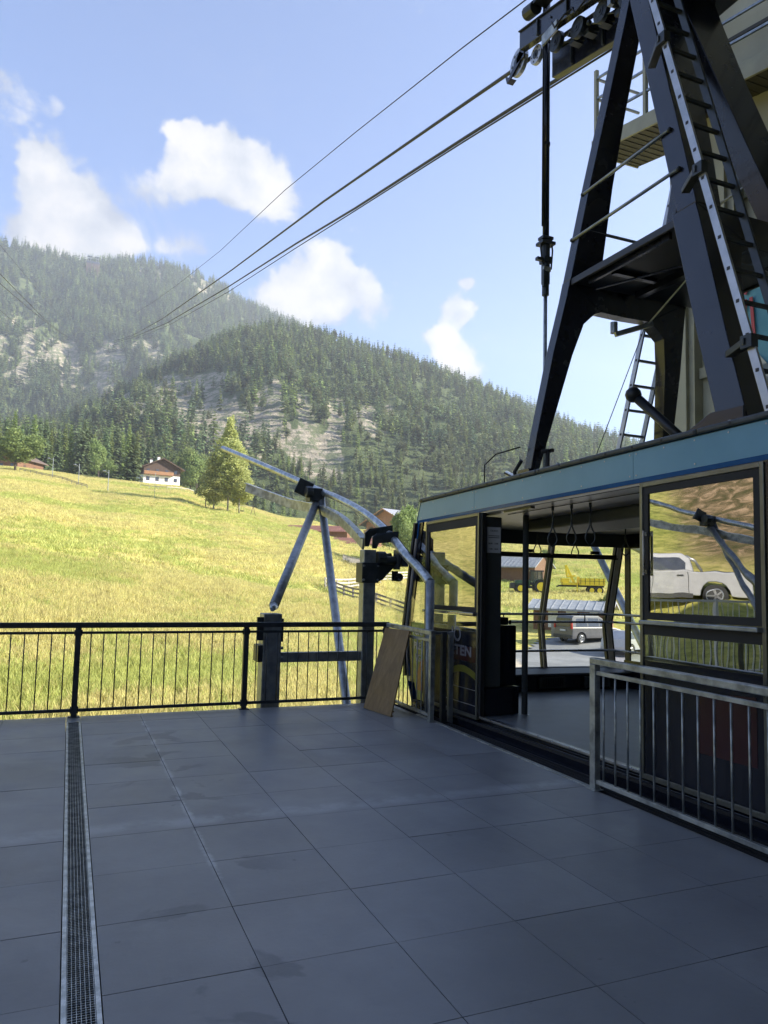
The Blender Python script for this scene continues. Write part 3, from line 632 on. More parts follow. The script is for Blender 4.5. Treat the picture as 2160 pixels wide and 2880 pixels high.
b = t.node('ShaderNodeBump'); b.inputs['Strength'].default_value = 0.12; b.inputs['Distance'].default_value = 0.01; t.put(b.inputs['Height'], t.noise(co, 30, 6, 0.7)); t.put(p.inputs['Normal'], b.outputs[0])
MT['tile'] = m
PX0, PX1, PY0, PY1 = -4.3, 3.80, -11.0, 8.87
ty = [PY0]+[y for y in np.arange(3.115-0.593*24, PY1-0.05, 0.593) if y > PY0+0.05]+[PY1]
DX0, DX1 = 0.056, 0.200
xl = [DX0-0.604*k for k in range(0, 8) if DX0-0.604*k > PX0+0.05]+[PX0]; xr = [DX1, 0.81]+[0.81+0.604*k for k in range(1, 5)]+[PX1]
fb = MB()
for xs in (sorted(xl), xr):
    for i in range(len(xs)-1):
        for j in range(len(ty)-1):
            g = 0.0022; dz = random.uniform(-0.0007, 0.0007); a_, b_ = random.uniform(-.0005, .0005), random.uniform(-.0005, .0005)
            x0, x1, y0, y1 = xs[i]+g, xs[i+1]-g, ty[j]+g, ty[j+1]-g
            fb.add([(x0, y0, dz-a_-b_), (x1, y0, dz+a_-b_), (x1, y1, dz+a_+b_), (x0, y1, dz-a_+b_), (x0, y0, -0.02), (x1, y0, -0.02), (x1, y1, -0.02), (x0, y1, -0.02)],
                   [(0, 1, 2, 3), (0, 4, 5, 1), (1, 5, 6, 2), (2, 6, 7, 3), (3, 7, 4, 0)])
tag(build(fb, 'floor', 'tile'), kind='structure')
sb = MB(); sb.box((PX0, PY0, -0.45), (DX0-0.002, PY1+0.03, -0.021)); sb.box((DX1+0.002, PY0, -0.45), (3.86, PY1+0.03, -0.021)); sb.box((DX0-0.002, PY0, -0.45), (DX1+0.002, PY1+0.03, -0.16))
sb.box((PX0, PY0, -2.9), (3.7, PY1-1.2, -0.45))
tag(build(sb, 'platform_slab', 'concrete'), kind='structure')
# drain
dr_ = thing('drain_channel', ((DX0+DX1)/2, 5.0, 0), 'long steel drain channel with square mesh grating let into the grey tiles', 'drain')
e = MB(); e.box((DX0+.003, 1.0, -0.10), (DX0+0.021, 8.56, 0.001)); e.box((DX1-0.021, 1.0, -0.10), (DX1-.003, 8.56, 0.001)); e.box((DX0+0.021, 8.54, -0.10), (DX1-0.021, 8.56, 0.0005))
build(e, 'channel_edge', 'galv', dr_)
e = MB(); e.box((DX0+0.0215, 1.0, -0.12), (DX1-0.0215, 8.5395, -0.09)); build(e, 'channel_trough', 'rubber', dr_)
e = MB(); gx0, gx1 = DX0+0.022, DX1-0.022
for k in range(7): x = gx0+0.002+(gx1-gx0-0.004)*k/6; e.box((x-0.0009, 1.0, -0.008), (x+0.0009, 8.535, -0.003))
y = 1.0
while y < 8.53: e.box((gx0, y-0.0009, -0.007), (gx1, y+0.0009, -0.0035)); y += 0.0165
build(e, 'drain_grating', 'galv', dr_)
e = MB(); e.box((DX0+.003, 8.562, -0.02), (DX1-.003, PY1-0.004, 0.0)); build(e, 'cover_plate', 'galvd', dr_)
# steel edge by the cable car
th = thing('platform_edge_trim', (3.86, 5.5, 0), 'galvanised steel edge strip and guide rail between tiles and cable car door', 'edge strip')
e = MB(); e.box((3.803, 4.80, -0.09), (3.85, 8.0, 0.006)); build(e, 'edge_strip', 'galvr', th, 0.004)
e = MB(); e.box((3.852, 3.0, -0.16), (4.03, 8.86, -0.045)); build(e, 'guide_bed', 'galvd', th)
e = MB()
for x in (3.885, 3.93, 3.985): e.box((x, 3.0, -0.045), (x+0.012, 8.8, -0.012))
build(e, 'guide_rail', 'rubber', th)

# ------------------------------------------------------------------ railings
def railing(name, x0, x1, y, label, posts, mats, top=1.01, ny=0, bal=None, n_per=None):
    t_ = thing(name, ((x0+x1)/2, y, 0), label, 'railing')
    e = MB(); e.box((x0, y-0.03, top-0.058), (x1, y+0.03, top)); build(e, 'top_rail', mats, t_, 0.006)
    xs = posts
    e = MB()
    for a, b in zip(xs[:-1], xs[1:]): e.box((a+0.03, y-0.014, 0.885), (b-0.03, y+0.014, 0.913))
    build(e, 'mid_rail', mats, t_, 0.002)
    e = MB()
    for a, b in zip(xs[:-1], xs[1:]): e.box((a+0.03, y-0.014, 0.055), (b-0.03, y+0.014, 0.088))
    build(e, 'bottom_rail', mats, t_, 0.002)
    for px in xs:
        e = MB(); e.box((px-0.03, y-0.028, -0.0), (px+0.03, y+0.028, top-0.060)); e.box((px-0.042, y-0.02, 0.868), (px-0.0305, y+0.02, 0.93)); e.box((px+0.0305, y-0.02, 0.868), (px+0.042, y+0.02, 0.93))
        e.box((px-0.042, y-0.02, 0.04), (px-0.0305, y+0.02, 0.11)); e.box((px+0.0305, y-0.02, 0.04), (px+0.042, y+0.02, 0.11)); e.box((px-0.06, y-0.045, 0.0), (px+0.06, y+0.045, 0.008)); build(e, 'post', mats, t_, 0.003)
    bm_ = None
    for a, b in zip(xs[:-1], xs[1:]):
        n = max(2, round((b-a)/0.1315)); 
        for k in range(1, n):
            x = a+(b-a)*k/n
            if bm_ is None:
                e = MB(); e.tube([(x, y, 0.088), (x, y, 0.886)], 0.0065, 8); bm_ = build(e, 'baluster', mats, t_, smooth=True); bx = x
            else:
                c = bm_.copy(); link(c, t_); c.location = (x-bx, 0, 0)
    return t_
railing('terrace_railing', -4.25, 3.80, 8.84, 'long dark steel railing with thin bars along the far edge of the terrace', [-4.22, -3.55, -1.71, 0.13, 1.97, 3.765], 'rail')
def yrail(name, x, y0, y1, label, mats, endpost=True, top=1.0, posts=(), pw=0.03, balr=0.0075, spacing=0.1315):
    t_ = thing(name, (x, (y0+y1)/2, 0), label, 'railing')
    e = MB(); e.box((x-0.03, y0-0.03, top-0.05), (x+0.03, y1, top)); build(e, 'top_rail', mats, t_, 0.006)
    e = MB(); e.box((x-0.016, y0+0.04, 0.872), (x+0.016, y1, 0.902)); build(e, 'mid_rail', mats, t_, 0.002)
    e = MB(); e.box((x-0.016, y0+0.04, 0.050), (x+0.016, y1, 0.082)); build(e, 'bottom_rail', mats, t_, 0.002)
    for py in posts:
        e = MB(); e.box((x-0.026, py-pw, 0), (x+0.026, py+pw, top-0.051)); e.box((x-0.045, py-0.05, 0), (x+0.045, py+0.05, 0.007)); build(e, 'post', mats, t_, 0.003)
    n = round((y1-y0)/spacing); b0 = None
    for k in range(1, n):
        y = y0+(y1-y0)*k/n
        if b0 is None: e = MB(); e.tube([(x, y, 0.082), (x, y, 0.874)], balr, 8); b0 = build(e, 'baluster', mats, t_, smooth=True); by = y
        else: c = b0.copy(); link(c, t_); c.location = (0, y-by, 0)
    return t_
rr = yrail('boarding_railing', 3.82, 1.1, 4.83, 'galvanised railing in front of the cable car on the right of the door', 'galvr', posts=(4.80,), pw=0.032)
for o in list(rr.children):                            # its end post stands at the far end
    pass
cr = yrail('corner_railing', 3.775, 7.55, 8.80, 'short galvanised railing behind the leaning brown board', 'galvr', posts=(7.55,), pw=0.03)
gp = thing('gate_post', (3.97, 7.56, 0), 'pair of slim grey gate posts beside the blue cabin door panel', 'gate post')
e = MB(); e.box((3.905, 7.545, -0.04), (3.960, 7.60, 0.985)); build(e, 'post', 'rail', gp, 0.004)
e = MB(); e.box((4.000, 7.555, -0.04), (4.055, 7.60, 0.985)); build(e, 'post', 'galvd', gp, 0.004)
e = MB(); e.box((3.80, 7.56, 0.955), (4.06, 7.59, 0.986)); build(e, 'cross_bar', 'galvd', gp, 0.003)
# leaning board
bd = MB(); A = Vector((3.36, 8.50, 0.004)); Bq = Vector((3.455, 7.89, 0.004)); T1 = Vector((3.715, 8.72, 0.945)); T2 = Vector((3.725, 8.02, 0.955))
nrm = (Bq-A).cross(T1-A).normalized()*0.018
bd.prism([A, Bq, T2, T1], nrm)
brd = thing('display_board', (3.42, 8.2, 0), 'brown board with rimmed ends leaning against the corner railing', 'board')
build(bd, 'panel', 'board', brd, 0.003)
for (a, b, c, d, s_) in ((A, Bq, T2, T1, 0), (T1, T2, Bq, A, 0)):
    e = MB(); dv = (d-a).normalized()
    for q in (0.015, 0.065): e.beam(a+dv*q-nrm*0.3, b+dv*q-nrm*0.3, 0.016, 0.014, nrm)
    build(e, 'end_rim', 'board', brd)
strap_ = MB(); strap_.beam((3.80, 8.35, 0.045), (3.80, 7.95, 0.03), 0.05, 0.03)

# ------------------------------------------------------------------ docking guide frame
def make_dock():
    t_ = thing('docking_guide', (3.6, 9.15, 0), 'galvanised curved guide tube on slanting struts at the cable car berth', 'docking guide', 'curved docking guides of the cable car berths')
    P3 = [(3.95,7.98,1.53),(3.97,8.35,1.70),(3.94,8.7,1.875),(3.96,9.4,2.21),(3.93,10.2,2.52),(3.87,11.2,2.81),(3.83,12.0,3.00),(3.58,13.4,3.42),(3.2,14.8,3.87),(2.9,16.0,4.24)]
    # resample smoothly
    def cr_(pts, n=6):
        out = []; pts = [Vector(p) for p in pts]
        for i in range(len(pts)-1):
            p0 = pts[max(i-1, 0)]; p1 = pts[i]; p2 = pts[i+1]; p3 = pts[min(i+2, len(pts)-1)]
            for k in range(n):
                q = k/n; out.append(0.5*((2*p1)+(p2-p0)*q+(2*p0-5*p1+4*p2-p3)*q*q+(3*p1-p0-3*p2+p3)*q**3))
        return out+[pts[-1]]
    sm = cr_(P3)
    e = MB(); e.tube(sm, 0.056, 16); build(e, 'guide_tube', 'galv', t_, smooth=True)
    e = MB(); e.tube([(3.95, 7.98, 1.56), (3.95, 7.96, -0.3)], 0.052, 16); build(e, 'upright_tube', 'galvd', t_, smooth=True)
    e = MB()
    for a, b in zip(sm[3:-1], sm[4:]): e.beam(a+Vector((0.064, 0, 0.0)), b+Vector((0.064, 0, 0.0)), 0.012, 0.05)
    build(e, 'wear_strip', 'rubber', t_)
    # lower guide channel
    pts = [(3.70,9.55,2.02),(3.76,10.1,2.20),(3.80,10.8,2.42),(3.78,11.5,2.60),(3.72,12.2,2.72),(3.60,12.9,2.83),(3.36,13.6,3.02),(3.05,14.2,3.22)]
    cs = cr_(pts, 5); e = MB()
    for a, b in zip(cs[:-1], cs[1:]): e.beam(a, b, 0.03, 0.15)
    build(e, 'guide_channel', 'galvr', t_)
    e = MB()
    for a, b in zip(cs[:-1], cs[1:]): e.beam(a+Vector((0, 0, 0.082)), b+Vector((0, 0, 0.082)), 0.10, 0.012)
    for a in cs[2::4]: e.sphere(a+Vector((-0.05, 0, 0.095)), 0.014, 8)
    build(e, 'channel_flange', 'galv', t_)
    # posts
    for (px, zt, w_) in ((2.33, 1.10, 0.115), (3.60, 1.93, 0.085)):
        e = MB(); e.box((px-w_, 9.12-w_, -2.9), (px+w_, 9.12+w_, zt)); o = build(e, 'post', 'galvd', t_, 0.012)
        if px < 3: 
            e = MB(); e.box((px-w_-0.06, 9.0, 0.52), (px-w_-.002, 9.24, 0.72)); e.box((px-w_-0.08, 9.0, 0.78), (px-w_-0.062+0.06, 9.03, 1.06)); e.box((px+w_+.002, 9.0, 0.76), (px+w_+0.02, 9.2, 1.04)); build(e, 'bracket', 'rail', o)
            e = MB()
            for z in (0.56, 0.68): e.tube([(px+w_+.001, 9.05, z), (px+w_+0.035, 9.05, z)], 0.018, 8)
            build(e, 'bolt', 'galvd', o)
        else:
            e = MB(); e.box((px-w_-0.035, 9.12-w_-0.03, 1.50), (px+w_+0.03, 9.12+w_+0.03, 1.76)); build(e, 'clamp_box', 'rail', o, 0.006)
            e = MB()
            for z in (1.54, 1.72):
                for yy in (9.12-w_-0.04,):
                    for xx in (px-w_-0.015, px+w_+0.01): e.tube([(xx, yy+.01, z), (xx, yy-0.012, z)], 0.014, 8)
            build(e, 'bolt', 'galvd', o)
    e = MB(); e.box((2.46, 9.08, 0.50), (3.51, 9.17, 0.62)); build(e, 'cross_beam', 'galvd', t_, 0.006)
    # struts
    J = Vector((3.80, 11.95, 2.93))
    e = MB(); a = Vector((2.37, 9.15, 1.19)); b = J+Vector((-0.06, -0.05, -0.16)); e.tube([a, b], 0.062, 16); st = build(e, 'strut', 'galvd', t_, smooth=True)
    e = MB(); e.tube([a+(a-b).normalized()*0.09, a], 0.03, 10, r2=0.06); e.tube([b, b+(b-a).normalized()*0.14], 0.06, 10, r2=0.02); build(e, 'strut_tip', 'galv', st, smooth=True)
    e = MB(); e.tube([J+Vector((0.02, -0.05, -0.05)), (3.62, 9.75, -0.35), (3.60, 9.55, -0.9)], 0.064, 16); build(e, 'strut', 'galvd', t_, smooth=True)
    # upper joint
    e = MB(); e.beam(J+Vector((-0.20, -0.02, -0.02)), J+Vector((0.02, -0.02, -0.02)), 0.26, 0.22); e.tube([J+Vector((-0.26, -0.1, 0.02)), J+Vector((-0.15, -0.1, 0.02))], 0.10, 10)
    e.beam(J+Vector((-0.30, 0.05, -0.02)), J+Vector((-0.20, 0.03, 0.22)), 0.05, 0.26); e.beam(J+Vector((0.0, 0, 0)), J+Vector((0.22, -0.2, -0.02)), 0.07, 0.06)
    build(e, 'joint_casting', 'rail', t_, 0.012)
    # lower bracket
    e = MB(); e.prism([(3.70, 9.08, 1.50), (3.70, 9.08, 1.84), (3.92, 9.08, 1.90), (3.97, 9.08, 1.72), (3.80, 9.08, 1.54)], (0, 0.10, 0)); e.tube([(3.74, 9.05, 1.80), (4.02, 9.02, 1.80)], 0.055, 12)
    e.tube([(3.70, 9.06, 1.83), (3.82, 9.06, 1.83)], 0.085, 8); e.box((3.95, 8.93, 1.68), (3.985, 9.10, 1.94)); e.box((4.01, 8.93, 1.72), (4.10, 9.06, 1.86))
    build(e, 'joint_casting', 'rail', t_, 0.008)
    e = MB(); e.prism([(3.62, 9.3, 1.98), (3.62, 9.3, 2.16), (3.68, 9.3, 2.22), (4.0, 9.25, 2.28), (4.0, 9.25, 2.20), (3.72, 9.3, 2.12), (3.68, 9.3, 1.98)], (0, 0.02, 0)); e.prism([(3.66, 9.12, 1.95), (3.66, 9.12, 2.10), (3.72, 9.12, 2.15), (4.0, 9.05, 2.19), (4.0, 9.05, 2.05), (3.74, 9.1, 2.02), (3.72, 9.12, 1.95)], (0, 0.02, 0))
    build(e, 'fork_plate', 'rail', t_)
    e = MB(); e.tube([(3.95, 8.88, 1.58), (3.95, 8.96, 1.58)], 0.055, 12); e.box((3.87, 8.90, 1.53), (3.94, 8.95, 1.66)); build(e, 'bumper_roller', 'rubber', t_, smooth=False)
    # clear wind pane below the tube
    e = MB(); e.prism([(3.86, 8.02, 1.02), (3.86, 9.1, 1.02), (3.86, 9.1, 1.68), (3.86, 8.9, 1.66), (3.86, 8.05, 1.24)], (0.006, 0, 0)); build(e, 'wind_pane', 'clearpane', t_)
    return t_
dock = make_dock()
lf = copy_tree(dock, loc=(-0.5-3.6, 9.15, 0), scale=(-1, 1, 1), label='curved docking guide of the empty left berth, mirrored in the cabin window')
rt = copy_tree(dock, loc=(12.9-3.6, 9.15, 0), scale=(-1, 1, 1), label='curved docking guide seen through the front windows of the cabin')
dock['label'] = 'large galvanised curved guide tube on slanting struts beyond the dark railing'

# ================================================================== CABLE CAR
CC = thing('cable_car', (5.6, 5.2, 0.13), 'large blue and dark cable car cabin with open door under its tall black hanger', 'cable car')
def W(x, y, z): return (x, y, z+(0.012+0.005*z)*(6-y))
def cpart(mb, name, m, parent=CC, bevel=0.0, smooth=False, label=None): return build(mb.warp(W), name, m, parent, bevel, smooth, label)
CX0, CX1, CY0 = 4.10, 7.40, 1.6
def yfront(z): return float(np.interp(z, [-0.3, 0.13, 0.35, 1.0, 2.345, 2.65], [8.60, 8.80, 8.93, 9.02, 8.72, 8.60]))
def bulge(x): return 0.16*(1-((x-5.75)/1.65)**2)
def fpt(x, z, off=0.0): return Vector((x, yfront(z)+bulge(x)+off, z))
# roof
xs = np.linspace(CX0, CX1, 9)
e = MB(); poly = [(CX0, CY0, 2.615)]+[(x, 8.60+bulge(x), 2.615) for x in xs]+[(CX1, CY0, 2.615)]
e.prism(poly, (0, 0, 0.035)); cpart(e, 'roof', 'beiged')
e = MB(); e.beam((4.35, 1.9, 2.67), (4.35, 8.3, 2.67), 0.06, 0.035); e.beam((7.15, 1.9, 2.67), (7.15, 8.3, 2.67), 0.06, 0.035); cpart(e, 'roof_rib', 'beiged')
pts = [(CX0-0.008, CY0, 2.628)]+[(CX0-0.008, y, 2.628) for y in (4, 6, 8.59)]+[(x, 8.61+bulge(x), 2.628) for x in xs[1:]]
e = MB()
for a, b in zip(pts[:-1], pts[1:]): e.beam(a, b, 0.045, 0.046)
te = cpart(e, 'roof_edge_trim', 'rail', bevel=0.014)
e = MB()
for k in range(22): y = 8.5-k*0.32; e.tube([(CX0-0.033, y, 2.628), (CX0-0.028, y, 2.628)], 0.011, 8)
cpart(e, 'screw_heads', 'rubber', te)
# blue fascia in three sheets, deep blue lip below
for (ya, yb) in ((8.605, 7.222), (7.218, 4.682), (4.678, CY0)):
    e = MB(); sl_ = 0.115 if ya > 8.5 else 0
    e.prism([(CX0, yb, 2.60), (CX0, ya, 2.60), (CX0, ya+sl_, 2.378), (CX0, yb, 2.378)], (0.02, 0, 0)); fp = cpart(e, 'fascia_panel', 'blue')
    e = MB(); e.prism([(CX0+0.001, yb, 2.3775), (CX0+0.001, ya+sl_, 2.3775), (CX0+0.016, ya+sl_+.01, 2.345), (CX0+0.016, yb, 2.345)], (0.012, 0, 0)); cpart(e, 'fascia_lip', 'blued', fp)
    e = MB(); n = max(2, int((ya-yb)/0.30))
    for k in range(n+1):
        y = yb+0.035+(ya-yb-0.07)*k/n
        e.tube([(CX0-0.004, y, 2.575), (CX0, y, 2.575)], 0.0065, 8)
        if k in (0, n) or k % 3 == 2: e.tube([(CX0-0.004, y, 2.405), (CX0, y, 2.405)], 0.0065, 8)
    cpart(e, 'rivets', 'alu', fp)
e = MB()
for a, b in zip(xs[:-1], xs[1:]): 
    e.prism([(a, 8.605+bulge(a), 2.60), (b, 8.605+bulge(b), 2.60), (b, 8.72+bulge(b), 2.345), (a, 8.72+bulge(a), 2.345)], (0, -0.02, 0))
cpart(e, 'front_fascia', 'blue')
# floor, ceiling, skirt
e = MB(); poly = [(CX0+0.06, CY0, 0.10)]+[(x, 8.62+bulge(x), 0.10) for x in np.linspace(CX0+0.06, CX1-.05, 7)]+[(CX1-0.05, CY0, 0.10)]; e.prism(poly, (0, 0, 0.035)); cpart(e, 'cabin_floor', 'cfloor')
e = MB(); e.box((CX0, 4.62, 0.125), (CX0+0.055, 7.05, 0.146)); cpart(e, 'door_sill', 'steel', bevel=0.003)
e = MB(); e.box((CX0-0.005, CY0, -0.30), (CX0+0.05, 8.75, 0.085)); e.box((CX0+0.052, CY0, -0.30), (CX1, 8.6, 0.09)); sk_ = cpart(e, 'skirt', 'cabdark', bevel=0.004)
e = MB(); e.box((CX0-0.018, CY0, 0.05), (CX0-0.006, 8.7, 0.075)); e.box((CX0-0.03, CY0, -0.06), (CX0-0.006, 8.7, -0.03)); cpart(e, 'rubbing_strip', 'rubber', sk_)
e = MB(); poly = [(CX0+0.03, CY0, 2.33)]+[(x, 8.60+bulge(x), 2.33) for x in np.linspace(CX0+0.03, CX1-.03, 7)]+[(CX1-0.03, CY0, 2.33)]; e.prism(poly, (0, 0, 0.03)); ce = cpart(e, 'ceiling', 'cream')
e = MB(); e.box((4.95, 2.0, 2.20), (5.75, 7.55, 2.328)); cpart(e, 'ceiling_duct', 'cabgrey', ce, bevel=0.03)
e = MB(); e.beam((CX0+0.04, 7.0, 2.322), (CX0+0.04, 4.66, 2.322), 0.008, 0.006); e.beam((CX0+0.30, 7.0, 2.322), (CX0+0.30, 4.66, 2.322), 0.006, 0.008); cpart(e, 'door_track', 'black2', ce)
e = MB(); e.box((CX0+0.09, 6.25, 2.305), (CX0+0.14, 6.75, 2.329)); cpart(e, 'door_lamp', 'frame', ce)
e = MB()
for a, b in zip(xs[:-1], xs[1:]): e.prism([(a, 8.56+bulge(a), 2.33), (b, 8.56+bulge(b), 2.33), (b, 8.58+bulge(b), 2.14), (a, 8.58+bulge(a), 2.14)], (0, 0.03, 0))
cpart(e, 'front_header', 'cabgrey')
# front windows: mullions, bars, panes
zz = [0.36, 0.7, 1.0, 1.4, 1.8, 2.14, 2.345]
for x in (CX0+0.03, 5.20, 6.30, CX1-0.03):
    e = MB(); w_ = 0.085 if 5 < x < 7 else 0.15
    for a, b in zip(zz[:-1], zz[1:]): e.beam(fpt(x, a, -0.045), fpt(x, b, -0.045), w_, 0.05, (0, 1, 0))
    mo = cpart(e, 'mullion', 'black2')
    e = MB()
    for a, b in zip(zz[:-2], zz[1:-1]): e.beam(fpt(x-0.012, a, -0.085), fpt(x-0.012, b, -0.085), w_*0.5, 0.028, (0, 1, 0))
    cpart(e, 'mullion_trim', 'cream', mo)
for (a, b) in ((CX0+0.06, 5.17), (5.23, 6.27), (6.33, CX1-0.06)):
    e = MB(); xr_ = np.linspace(a, b, 4); zr_ = zz[:-1]; vs = [fpt(x, z, -0.03) for z in zr_ for x in xr_]; n = len(xr_)
    e.add(vs, [(j*n+i, j*n+i+1, (j+1)*n+i+1, (j+1)*n+i) for j in range(len(zr_)-1) for i in range(n-1)]); cpart(e, 'window_pane', 'glass', smooth=True)
e = MB(); xr_ = np.linspace(CX0+0.05, CX1-0.05, 8)
for a, b in zip(xr_[:-1], xr_[1:]): e.beam(fpt(a, 2.0, -0.07), fpt(b, 2.0, -0.07), 0.06, 0.065)
br_ = cpart(e, 'window_bar', 'black2')
e = MB()
for x in (5.95, 7.02): e.box((x-0.07, 8.74+bulge(x), 2.04), (x+0.07, 8.77+bulge(x), 2.085))
cpart(e, 'window_catch', 'rubber', br_)
e = MB()
for a, b in zip(xr_[:-1], xr_[1:]): e.beam(fpt(a, 0.36, -0.03), fpt(b, 0.36, -0.03), 0.10, 0.08)
cpart(e, 'front_sill', 'black2')
e = MB()
for a, b in zip(xr_[:-1], xr_[1:]): e.prism([(a, 8.42+bulge(a), 0.345), (b, 8.42+bulge(b), 0.345), (b, 8.90+bulge(b), 0.375), (a, 8.90+bulge(a), 0.375)], (0, 0, 0.02))
cpart(e, 'window_ledge', 'cabgrey')
e = MB()
for a, b in zip(xr_[:-1], xr_[1:]): e.prism([(a, 8.44+bulge(a), 0.136), (b, 8.44+bulge(b), 0.136), (b, 8.44+bulge(b), 0.343), (a, 8.44+bulge(a), 0.343)], (0, 0.05, 0))
hb = cpart(e, 'heater_casing', 'cabdark')
for x0 in (5.05, 5.9, 6.6):
    e = MB(); e.box((x0, 8.415+bulge(x0+.3), 0.17), (x0+0.42, 8.437+bulge(x0+.3), 0.32)); vv = cpart(e, 'heater_vent', 'cabgrey', hb)
    e = MB()
    for k in range(12): e.box((x0+0.05+k*0.028, 8.409+bulge(x0+.3), 0.19), (x0+0.062+k*0.028, 8.4145+bulge(x0+.3), 0.30))
    cpart(e, 'vent_slots', 'rubber', vv)
# outer shell of the nose below the window
e = MB()
for a, b in zip(xs[:-1], xs[1:]):
    for z0_, z1_ in ((-0.3, 0.13), (0.13, 0.33)):
        e.prism([fpt(a, z0_), fpt(b, z0_), fpt(b, z1_), fpt(a, z1_)], (0, -0.02, 0))
cpart(e, 'nose_shell', 'blued')
# front corner pillar on the platform side
e = MB(); o_ = [(CX0-.002, yfront(z), z) for z in (0.30, 0.7, 1.0, 1.5, 2.0, 2.344)]; i_ = [(CX0-.002, yfront(z)-0.10, z) for z in (0.30, 0.7, 1.0, 1.5, 2.0, 2.344)]
e.strip(o_, i_, (0.05, 0, 0)); cpart(e, 'corner_pillar', 'blued')
e = MB(); o2 = [(CX0-.001, yfront(z)-0.102, z) for z in (0.30, 0.7, 1.0, 1.5, 2.0, 2.344)]; i2 = [(CX0-.001, yfront(z)-0.20, z) for z in (0.30, 0.7, 1.0, 1.5, 2.0, 2.344)]
e.strip(o2, i2, (0.05, 0, 0)); cpart(e, 'corner_pillar', 'cabdark')
e = MB(); e.strip([(CX0-.006, yfront(z)-0.012, z) for z in (0.9, 1.5, 2.0, 2.3)], [(CX0-.006, yfront(z)-0.04, z) for z in (0.9, 1.5, 2.0, 2.3)], (0.003, 0, 0)); cpart(e, 'pillar_stripe', 'blue')
e = MB(); e.strip([(CX0+.01, yfront(z)-0.205, z) for z in (1.08, 1.5, 2.0, 2.344)], [(CX0+.01, 8.42, z) for z in (1.08, 1.5, 2.0, 2.344)], (0.006, 0, 0)); cpart(e, 'window_pane', 'doorglass2')
# printed lower side panel near the nose
e = MB(); e.strip([(CX0, yfront(z)-0.205, z) for z in (0.10, 0.4, 1.06)], [(CX0, 8.42, z) for z in (0.10, 0.4, 1.06)], (0.02, 0, 0)); pp = cpart(e, 'printed_panel', 'greenp')
e = MB(); e.prism([(CX0-.003, 8.62, 0.22), (CX0-.003, 8.43, 0.22), (CX0-.003, 8.43, 0.62), (CX0-.003, 8.52, 0.58), (CX0-.003, 8.60, 0.40)], (0.0025, 0, 0)); cpart(e, 'orange_figure', 'orange', pp)
e = MB(); e.prism([(CX0-.006, 8.47, 0.20), (CX0-.006, 8.43, 0.20), (CX0-.006, 8.43, 0.48), (CX0-.006, 8.47, 0.42)], (0.0025, 0, 0)); cpart(e, 'dark_figure', 'ink', pp)
RT = [[0, 0, -1], [-1, 0, 0], [0, 1, 0]]
text('FUNI', 0.125, (CX0-.004, 8.735, 0.92-.055), RT, 'letter', 'lettering', pp, bold=0.003, sx=1.0)
text('PRE', 0.12, (CX0-.004, 8.70, 0.735-.045), RT, 'letter', 'lettering', pp, bold=0.003)
text('VG', 0.12, (CX0-.004, 8.66, 0.585-.045), RT, 'letter', 'lettering', pp, bold=0.003)
# door leaves
def leaf(y0, y1, zg0, zg1, refl, ledge, nm):
    d_ = MB(); w_ = 0.032
    d_.box((CX0-.012, y0, 0.10), (CX0+.035, y0+w_, 2.335)); d_.box((CX0-.012, y1-w_, 0.10), (CX0+.035, y1, 2.335)); d_.box((CX0-.012, y0+w_, 2.300), (CX0+.035, y1-w_, 2.335)); d_.box((CX0-.012, y0+w_, 0.10), (CX0+.035, y1-w_, 0.14))
    dd = cpart(d_, nm, 'frame', bevel=0.004)
    e = MB(); g = 0.055
    e.box((CX0-.004, y0+w_, zg0-g), (CX0+.02, y0+w_+g, 2.298)); e.box((CX0-.004, y1-w_-g, zg0-g), (CX0+.02, y1-w_, 2.298)); e.box((CX0-.004, y0+w_+g, zg1), (CX0+.02, y1-w_-g, 2.298)); e.box((CX0-.004, y0+w_+g, zg0-g), (CX0+.02, y1-w_-g, zg0))
    cpart(e, 'rubber_seal', 'rubber', dd)
    e = MB(); e.box((CX0+.006, y0+w_+g, zg0), (CX0+.012, y1-w_-g, zg1)); cpart(e, 'door_pane', refl, dd)
    e = MB(); e.box((CX0-.055, y0+w_, zg0-g-0.035), (CX0+.02, y1-w_, zg0-g-0.004)); cpart(e, 'ledge', ledge, dd, bevel=0.006)
    return dd
dl = leaf(7.09, 8.41, 1.30, 2.20, 'doorglass2', 'steel', 'door_leaf')
e = MB(); e.box((CX0-.002, 7.125, 1.03), (CX0+.01, 8.375, 1.20)); cpart(e, 'lower_pane', 'doorglass2', dl)
e = MB(); e.box((CX0-.001, 7.125, 0.142), (CX0+.02, 8.375, 1.028)); cpart(e, 'lower_panel', 'cabdark', dl)
e = MB(); e.prism([(CX0-.004, 7.80, 0.70), (CX0-.004, 7.14, 0.70), (CX0-.004, 7.14, 0.86), (CX0-.004, 7.42, 0.86), (CX0-.004, 7.80, 0.74)], (0.0025, 0, 0)); cpart(e, 'red_patch', 'maroon', dl)
ar = [(CX0-.004, 7.80-0.66*k/10, 0.56+0.09*math.sin(PI*k/10*0.9)) for k in range(11)]; ar2 = [(p[0], p[1], p[2]-0.075) for p in ar]
e = MB(); e.strip(ar, ar2, (0.0025, 0, 0)); cpart(e, 'curved_stripe', 'olive', dl)
text('IO', 0.22, (CX0-.006, 7.70, 0.885), RT, 'dimletter', 'lettering', dl, bold=0.004, sx=1.0)
text('RTEN', 0.155, (CX0-.0075, 7.74, 0.735), RT, 'dimletter', 'lettering', dl, bold=0.004, sx=1.35)
e = MB(); e.box((CX0-.004, 7.14, 0.40), (CX0-.001, 7.80, 0.405)); e.box((CX0-.004, 7.14, 0.235), (CX0-.001, 7.80, 0.242)); cpart(e, 'trim_line', 'alu', dl)
dq = leaf(3.46, 4.60, 1.34, 2.245, 'doorglass', 'galvd', 'door_leaf')
